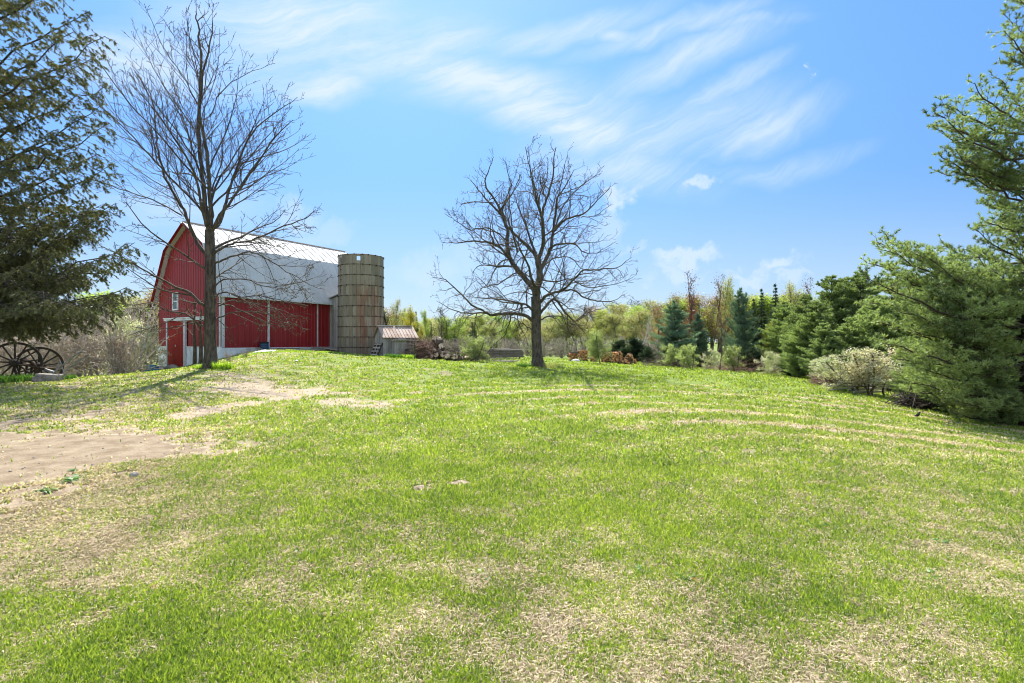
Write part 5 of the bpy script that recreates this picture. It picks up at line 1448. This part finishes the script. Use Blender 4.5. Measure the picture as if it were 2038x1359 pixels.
# ------------------------------------------------------------------ old wagon wheels, plough and block at the left
def old_cart():
    D = 19.0; c1 = at(30.5, 721.5, D); R_ = 41/F*D; c2 = at(76, 727, D+1.3)
    e = empty('old_wagon_axle', (c1[0], c1[1], 0), label='pair of old spoked wooden wagon wheels joined by a rusty axle under the spruce', cat='wagon wheels')
    o = np.array((c1[0], c1[1], 0)); ax_ = norm(c2-c1); ax_ = norm(np.array((.62, -.78, 0)))
    disc_wheel('wheel', c1-o, R_, 13, ax_, 'old_wood', hub=.13, parent=e, wd=.08, flat=.085, spk=.034)
    c2_ = c1-ax_*1.35+np.array((1.95, .35, -.03))*0+np.array((0, 0, 0)); c2 = at(78, 728, D+1.2)
    disc_wheel('wheel', c2-o, R_*.98, 13, ax_, 'old_wood', hub=.13, parent=e, wd=.08, flat=.085, spk=.034)
    b = MB(); b.tube([c1-o, c2-o], .04, 9); b.build('axle', M['iron'], e)
    for k, (h, l) in enumerate([(.08, 1.2), (.0, 1.5), (-.10, 1.1)]):
        m_ = (c1+c2)/2-o; t = norm(c2-c1); b = MB()
        b.tube(smooth_path([m_-t*.75+np.array((0, -.1, h-.05)), m_-t*.3+np.array((0, -.18, h+.14)), m_+t*.3+np.array((0, -.2, h+.14)), m_+t*.6*l+np.array((0, -.1, h-.12))], 4), .028, 7); b.build('leaf_spring', M['iron'], e)
    b = MB(); m_ = (c1*.42+c2*.58)-o+np.array((.15, -.35, .02)); b.tube(smooth_path([m_+np.array((-.35, 0, .0)), m_+np.array((-.1, 0, .14)), m_+np.array((.2, 0, .13)), m_+np.array((.4, 0, -.1)), m_+np.array((.42, 0, -.5))], 4), .05, 8); b.build('curved_bar', M['iron'], e)
    for dx_ in (-.15, .1, .3):
        b = MB(); q = m_+np.array((dx_, 0, .02)); b.tube([q, q+np.array((-.08, 0, -.35)), q+np.array((-.16, -.02, -.68))], [.04, .035, .025], 7); b.build('tine', M['iron'], e)
    b = MB(); b.tube([c1-o+np.array((.1, -.1, -.05)), c1-o+np.array((.9, .0, -.18)), c2-o+np.array((.9, 0, -.12))], .03, 7); b.build('shaft', M['iron'], e)
old_cart()
def plough():
    D = 18.3; P = lambda x, y, dd=0: at(x, y, D)+np.array((0, dd, 0)); o0 = P(120, 740); g = g1(o0[0], o0[1]); o = np.array((o0[0], o0[1], 0.))
    e = empty('plough', o, label='grey iron walking plough with a long curved handle beside the wagon wheels', cat='plough')
    b = MB(); b.tube(smooth_path([P(108, 741)-o, P(122, 729)-o, P(142, 713)-o, P(156, 703)-o, P(165, 700)-o, P(170, 702)-o], 4), [.03]*21, 7); b.build('handle', M['grey_iron'], e)
    b = MB(); b.tube(smooth_path([P(110, 743, .3)-o, P(124, 731, .35)-o, P(143, 716, .4)-o, P(158, 706, .45)-o], 4), .025, 7); b.build('handle', M['grey_iron'], e)
    b = MB(); q = P(119, 717)-o; q2 = P(109, 745)-o; b.bar(q, q2, .03, .03); b.build('brace', M['grey_iron'], e)
    b = MB(); b.bar(P(119, 717)-o, P(131, 752)-o, .025, .025); b.build('brace', M['grey_iron'], e)
    b = MB(); b.bar(P(108, 741)-o, P(90, 735)-o, .05, .07); b.build('beam', M['grey_iron'], e)
    b = MB(); b.poly([P(104, 742)-o, P(122, 744)-o, P(118, 752)-o, P(100, 753)-o], (0, .04, 0)); b.build('share', M['iron'], e)
plough()
b = MB(); b.box((0, 0, 0), (.66, .40, .30), rot=[[1, 0, .08], [0, 1, 0], [-.08, 0, 1]]); b.box((-.18, -.02, -.05), (.42, .46, .24)); o = b.build('stone_block', M['stone'], loc=ground_px(98, 18.0, .12), rz=.2, bevel=.03); tag(o, 'flat topped grey stone block in the grass before the wagon wheels', 'stone')
# small junk behind: dark tyres and boxes in the far grass
lump('junk_heap', ground_px(233, 30, .12), .30, .25, .16, M['iron'], 'small rusty brown object on the far grass left of the blossoming tree', 'junk', 12)
lump('junk_heap', ground_px(258, 30, .10), .42, .25, .13, M['dark'], 'dark lump on the far grass beneath the blossoming tree', 'junk', 13)
b = MB(); a = ground_px(252, 30.5, .1); b.tube([a, at(213, 716, 30.2)], .04, 7, r=.9); tag(b.build('pole', M['old_wood']), 'dark pole propped up slanting beside the blossoming tree', 'pole')
b = MB(); b.tube([at(230, 741, 29), at(237, 734, 29)], .09, 8); M['orange'] = plain_mat('orange_red_paint', (.42, .07, .02), .5); tag(b.build('orange_can', M['orange']), 'small orange red can on the far grass left of the barn', 'can')

# ------------------------------------------------------------------ fence posts and wire by the coop
def post(px_, D, h, label, mat='iron', r=.022, group=None):
    p = ground_px(px_, D); b = MB(); b.tube([(0, 0, -.1), (0, 0, h)], r, 6); o = b.build('fence_post', M[mat], loc=p); tag(o, label, 'post', group)
    return p
M['green_metal'] = plain_mat('green_steel_post', (.03, .06, .04), .6)
p1 = post(825, 31.5, 1.05, 'dark green steel post at the right of the coop', 'green_metal')
def wire_panel(a, b, h, label):
    sk = Skel(); n = int(np.linalg.norm(b-a)/.12)
    for i in range(n+1): q = a+(b-a)*i/n; sk.add([q+(0, 0, .02), q+(0, 0, h)], (.003, .003))
    for k in range(8): sk.add([a+(0, 0, .03+h*k/7.3), b+(0, 0, .03+h*k/7.3)], (.003, .003))
    o = sk.build('wire_fence', M['grey_iron'], None); tag(o, label, 'fence')
a = ground_px(800, 33.4); wire_panel(a, p1, .95, 'thin wire mesh between the coop corner and the green post')
qs = []
for i, x in enumerate((943, 954, 974, 985, 996, 1013, 1022)): qs.append(post(x, 33.3, .42, 'thin grey garden fence stake before the lumber stacks', 'grey_iron', .010, 'garden stakes'))
wire_panel(qs[0], qs[-1], .34, 'low wire garden fence before the lumber stacks')

# ------------------------------------------------------------------ plants and litter on the lawn
def rosette(name, x, y, R_, n, seed, label, cat='weed', mat='weed', up=.35, group=None, wl=.28, H_=None):
    rng = np.random.default_rng(seed); z = g1(x, y); V_ = []; F_ = []; R2 = []
    for i in range(n):
        a = rng.uniform(0, 2*pi); L = R_*rng.uniform(.6, 1.1); el = rng.uniform(.1, up*2.4); w = L*wl*rng.uniform(.7, 1.2)
        d = np.array((cos(a)*cos(el), sin(a)*cos(el), sin(el))); s_ = np.array((-sin(a), cos(a), 0))*w/2; b_ = len(V_); k = 5
        o = np.array((rng.normal()*R_*.15, rng.normal()*R_*.15, .0))
        for j in range(k):
            t = j/(k-1); ww = sin(pi*min(.97, t*.85+.12)); pz = o+d*L*t+np.array((0, 0, -L*.45*t*t)); V_ += [pz-s_*ww, pz+s_*ww]
        for j in range(k-1): F_.append((b_+2*j, b_+2*j+1, b_+2*j+3, b_+2*j+2))
        R2 += [rng.random()]*(2*k)
    o = build(name, V_, [np.array(F_)], M[mat], rnd=R2, loc=(x, y, z+.012)); tag(o, label, cat, group); return o
def lawn_xy(px_, py_):
    X = None; d = 1.6*F/(py_-679.5)
    for _ in range(5): X = PX(px_, d); d = (EYE-g1(X, d))*F/(py_-679.5)
    return PX(px_, d), d
weeds = [(955,1155,.09,'dark green weed clump low in the centre foreground'),(1148,1083,.10,'bright green weed rosette right of the centre foreground'),(1490,1030,.09,'pair of low weeds at the right, left plant'),(1515,1036,.07,'pair of low weeds at the right, right plant'),
         (1620,1050,.12,'broad weed patch at the right of the lawn'),(1655,1052,.10,'second leaf patch beside the broad weed patch'),(1720,1110,.10,'dark weed in the lower right lawn'),(1735,1122,.08,'small dark weed just below its neighbour lower right'),(1870,1083,.10,'weed near the right edge of the lawn'),
         (88,980,.13,'green weed on the bare drive near the left edge'),(148,957,.15,'green weed patch on the rim of the bare drive'),(145,937,.07,'tiny weed alone on the bare drive'),(1850,1150,.12,'pale leafed weed at the lower right'),(860,1100,.06,'small pale weed in the centre foreground'),
         (1275,1145,.10,'bluish green tuft in the lower centre right'),(1360,1155,.10,'green tuft in the lower right of centre'),(1060,965,.08,'small weed right of the two molehills'),(1130,985,.08,'small dark weed farther right of the molehills'),(500,995,.07,'little weed in the left foreground'),(600,1300,.07,'dark clump at the lower left'),(1000,870,.10,'far small weed in the mid lawn'),(1990,1240,.10,'weed at the lower right corner')]
for i, (a_, b_, r_, l) in enumerate(weeds):
    x, y = lawn_xy(a_, b_); rosette('weed', x, y, r_, 26, 200+i, l, group='weeds in the lawn')
rngd = np.random.default_rng(9)
for i in range(150):
    y = 1/rngd.uniform(1/18, 1/2.8); x = rngd.uniform(-1, 1)*y
    g_, d_, _ = patches(np.array([x]), np.array([y]))
    if d_[0] > .3: continue
    rosette('weed', x, y, rngd.uniform(.03, .07), 9, 400+i, 'tiny low green weed scattered in the patchy turf', group='tiny weeds in the turf')
# bright daylily clumps at the foot of the left tree, beside the coop and round the middle tree
def tuft(px_, D, R_, h, n, seed, label, mat='lily', wd=.022, cat='plant', name='plant_clump'):
    rng = np.random.default_rng(seed); p = ground_px(px_, D)
    a = rng.uniform(0, 2*pi, n); r = R_*np.sqrt(rng.random(n)); B = np.stack([cos_(a)*r, sin_(a)*r*.7, np.zeros(n)], 1)
    B[:, 2] = G(B[:, 0]+p[0], B[:, 1]+p[1])-p[2]-.02
    az = a+rng.normal(size=n)*.6; ln = rng.uniform(.15, .7, n); L = h*rng.uniform(.55, 1.1, n)
    q = np.stack([-np.sin(az), np.cos(az), np.zeros(n)], 1)*wd/2
    mid = B+np.stack([np.cos(az)*np.sin(ln*.5)*L*.6, np.sin(az)*np.sin(ln*.5)*L*.6, np.cos(ln*.5)*L*.6], 1)
    tip = mid+np.stack([np.cos(az)*np.sin(ln*1.6)*L*.5, np.sin(az)*np.sin(ln*1.6)*L*.5, np.cos(ln*1.6)*L*.5], 1)
    V_ = np.stack([B-q, B+q, mid+q*.8, mid-q*.8, tip], 1).reshape(-1, 3); k = np.arange(n)*5
    o = build(name, V_, [np.stack([k, k+1, k+2, k+3], 1), np.stack([k+3, k+2, k+4], 1)], M[mat], rnd=np.repeat(rng.random(n), 5), loc=p); tag(o, label, cat)
cos_ = np.cos; sin_ = np.sin
tuft(440, 20.7, .35, .36, 420, 1, 'bright yellow green daylily clump right of the left bare tree trunk')
tuft(457, 20.9, .22, .25, 160, 2, 'small bright leaf clump farthest right of the left tree trunk')
tuft(405, 20.9, .28, .26, 220, 3, 'bright leaf clump left of the left bare tree trunk')
tuft(395, 21.4, .22, .20, 140, 4, 'low green clump farthest left at the left tree foot')
tuft(790, 32.4, .75, .30, 700, 5, 'dark tufted grass mound before the coop', 'weed', .03, name='grass_tuft')
tuft(812, 32.2, .40, .32, 400, 6, 'bright tall grass at the right foot of the coop', 'lily', .03, name='grass_tuft')
tuft(1045, 27.6, .45, .26, 380, 7, 'green grass tuft left of the middle bare tree trunk', 'weed', .03, name='grass_tuft')
tuft(1098, 27.2, .45, .40, 150, 8, 'scraggly tall stems right of the middle bare tree trunk', 'olive', .02, name='weed_clump')
tuft(1110, 26.8, .35, .30, 120, 9, 'pale scraggly weeds farthest right of the middle tree trunk', 'apple', .02, name='weed_clump')
tuft(1680, 21.0, .5, .25, 320, 10, 'dark grass tuft left of the pink apple tree', 'weed', .03, name='grass_tuft')
tuft(20, 18.2, .8, .32, 900, 11, 'dark leafy weeds in the shade before the wagon wheel', 'weed', .035, name='weed_clump')
tuft(62, 19.4, .6, .26, 500, 12, 'grass growing through the wagon wheels', 'weed', .03, name='grass_tuft')
tuft(120, 18.9, .5, .22, 400, 13, 'grass around the plough foot', 'weed', .03, name='grass_tuft')
for i in range(26):
    t = i/25; px_ = 470+t*350; D = np.interp(px_, [470, 520, 660, 740, 830], [27.5, 29.6, 32.6, 32.4, 31.8])
    tuft(px_+rngd.uniform(-6, 6), D, .5, .11, 150, 600+i, 'fringe of bright uncut grass along the top of the bank', 'lily', .025, name='grass_tuft')
    COL.objects[-1]['group'] = 'uncut grass along the bank'
for (x, t, D, l) in [(452, 704, 25.0, 'small purplish bush right of the left tree, at the barn corner'), (490, 700, 27.5, 'thin twiggy bush on the bank before the white foundation')]:
    plant(shC, x, t-8, D, l, wide=1.0)
# molehills, stones, leaves and dandelions
M['mole'] = plain_mat('dry_mole_soil', (.30, .225, .175), .95, var=.3, scale=20)
for i, (a_, b_, w_x) in enumerate([(838, 973, .09), (915, 964, .16)]):
    x, y = lawn_xy(a_, b_); lump('molehill', (x, y, g1(x, y)-.01), w_x, w_x*.9, .045, M['mole'], ['small grey molehill in the middle foreground', 'wider pinkish molehill right of the small one'][i], 'molehill', 30+i, rough=.4)
x, y = lawn_xy(267, 951); lump('stone', (x, y, g1(x, y)+.03), .05, .04, .04, M['stone'], 'small dark grey stone at the rim of the bare drive', 'stone', 40)
M['leaf_red'] = plain_mat('dry_red_leaf', (.35, .08, .03), .8)
for i, (a_, b_) in enumerate([(453, 849), (307, 1176), (1380, 1160)]):
    x, y = lawn_xy(a_, b_); lump('dry_leaf', (x, y, g1(x, y)+.02), .03, .02, .012, M['leaf_red'], ['dry red leaf at the edge of the lawn left of centre', 'dry red leaf in the straw lower left', 'dry red leaf in the right foreground'][i], 'leaf', 50+i)
M['white_leaf'] = plain_mat('pale_dry_leaf', (.62, .60, .62), .8)
for i in range(70):
    y = 1/rngd.uniform(1/14, 1/2.6); x = rngd.uniform(-1, 1)*y; s_ = rngd.uniform(.008, .02)
    lump('dry_leaf', (x, y, g1(x, y)+.025), s_, s_*.7, s_*.3, M['white_leaf'], 'pale curled dry leaf scattered on the turf', 'leaf', i, rngd.uniform(0, 3), res=4); COL.objects[-1]['group'] = 'pale dry leaves on the turf'
for i in range(34):
    t_ = rngd.random(); px_ = rngd.uniform(5, 380); py_ = 893+rngd.normal()*26+(60*(1-px_/380))*rngd.random(); x, y = lawn_xy(px_, max(860, py_)); s_ = rngd.uniform(.008, .020)
    lump('pebble', (x, y, g1(x, y)+s_*.25), s_, s_*.8, s_*.55, M['stone'], 'small stone lying loose on the bare tan drive', 'pebble', i, rngd.uniform(0, 3), res=4); COL.objects[-1]['group'] = 'pebbles on the bare drive'
M['dandelion'] = plain_mat('dandelion_yellow', (.75, .55, .02), .8)
x, y = lawn_xy(92, 790); lump('dandelion', (x, y, g1(x, y)+.05), .03, .03, .02, M['dandelion'], 'yellow dandelion in the shade of the spruce', 'flower', 60)
# the small dark bird on the right lawn
def bird():
    x, y = lawn_xy(1826, 833); z = g1(x, y)
    e = empty('bird', (x, y, z), radians(20), label='small dark bird standing on the lawn at the right', cat='bird')
    prof = [(-.13, .012, .085), (-.10, .012, .085), (-.07, .02, .085), (-.03, .036, .09), (.01, .042, .105), (.045, .034, .13), (.065, .022, .15), (.085, .024, .168), (.105, .016, .168), (.12, .005, .162), (.135, .002, .16)]
    P = [(a, 0, c) for a, b_, c in prof]; b = MB(); b.tube(P, [b_ for a, b_, c in prof], 10); b.build('body', M['dark'], e, smooth=True)
    for s_ in (-1, 1):
        b = MB(); b.tube([(.01, s_*.015, .08), (.0, s_*.015, .035), (.015, s_*.017, 0)], .0035, 5); b.build('leg', M['iron'], e)
bird()
#MARK
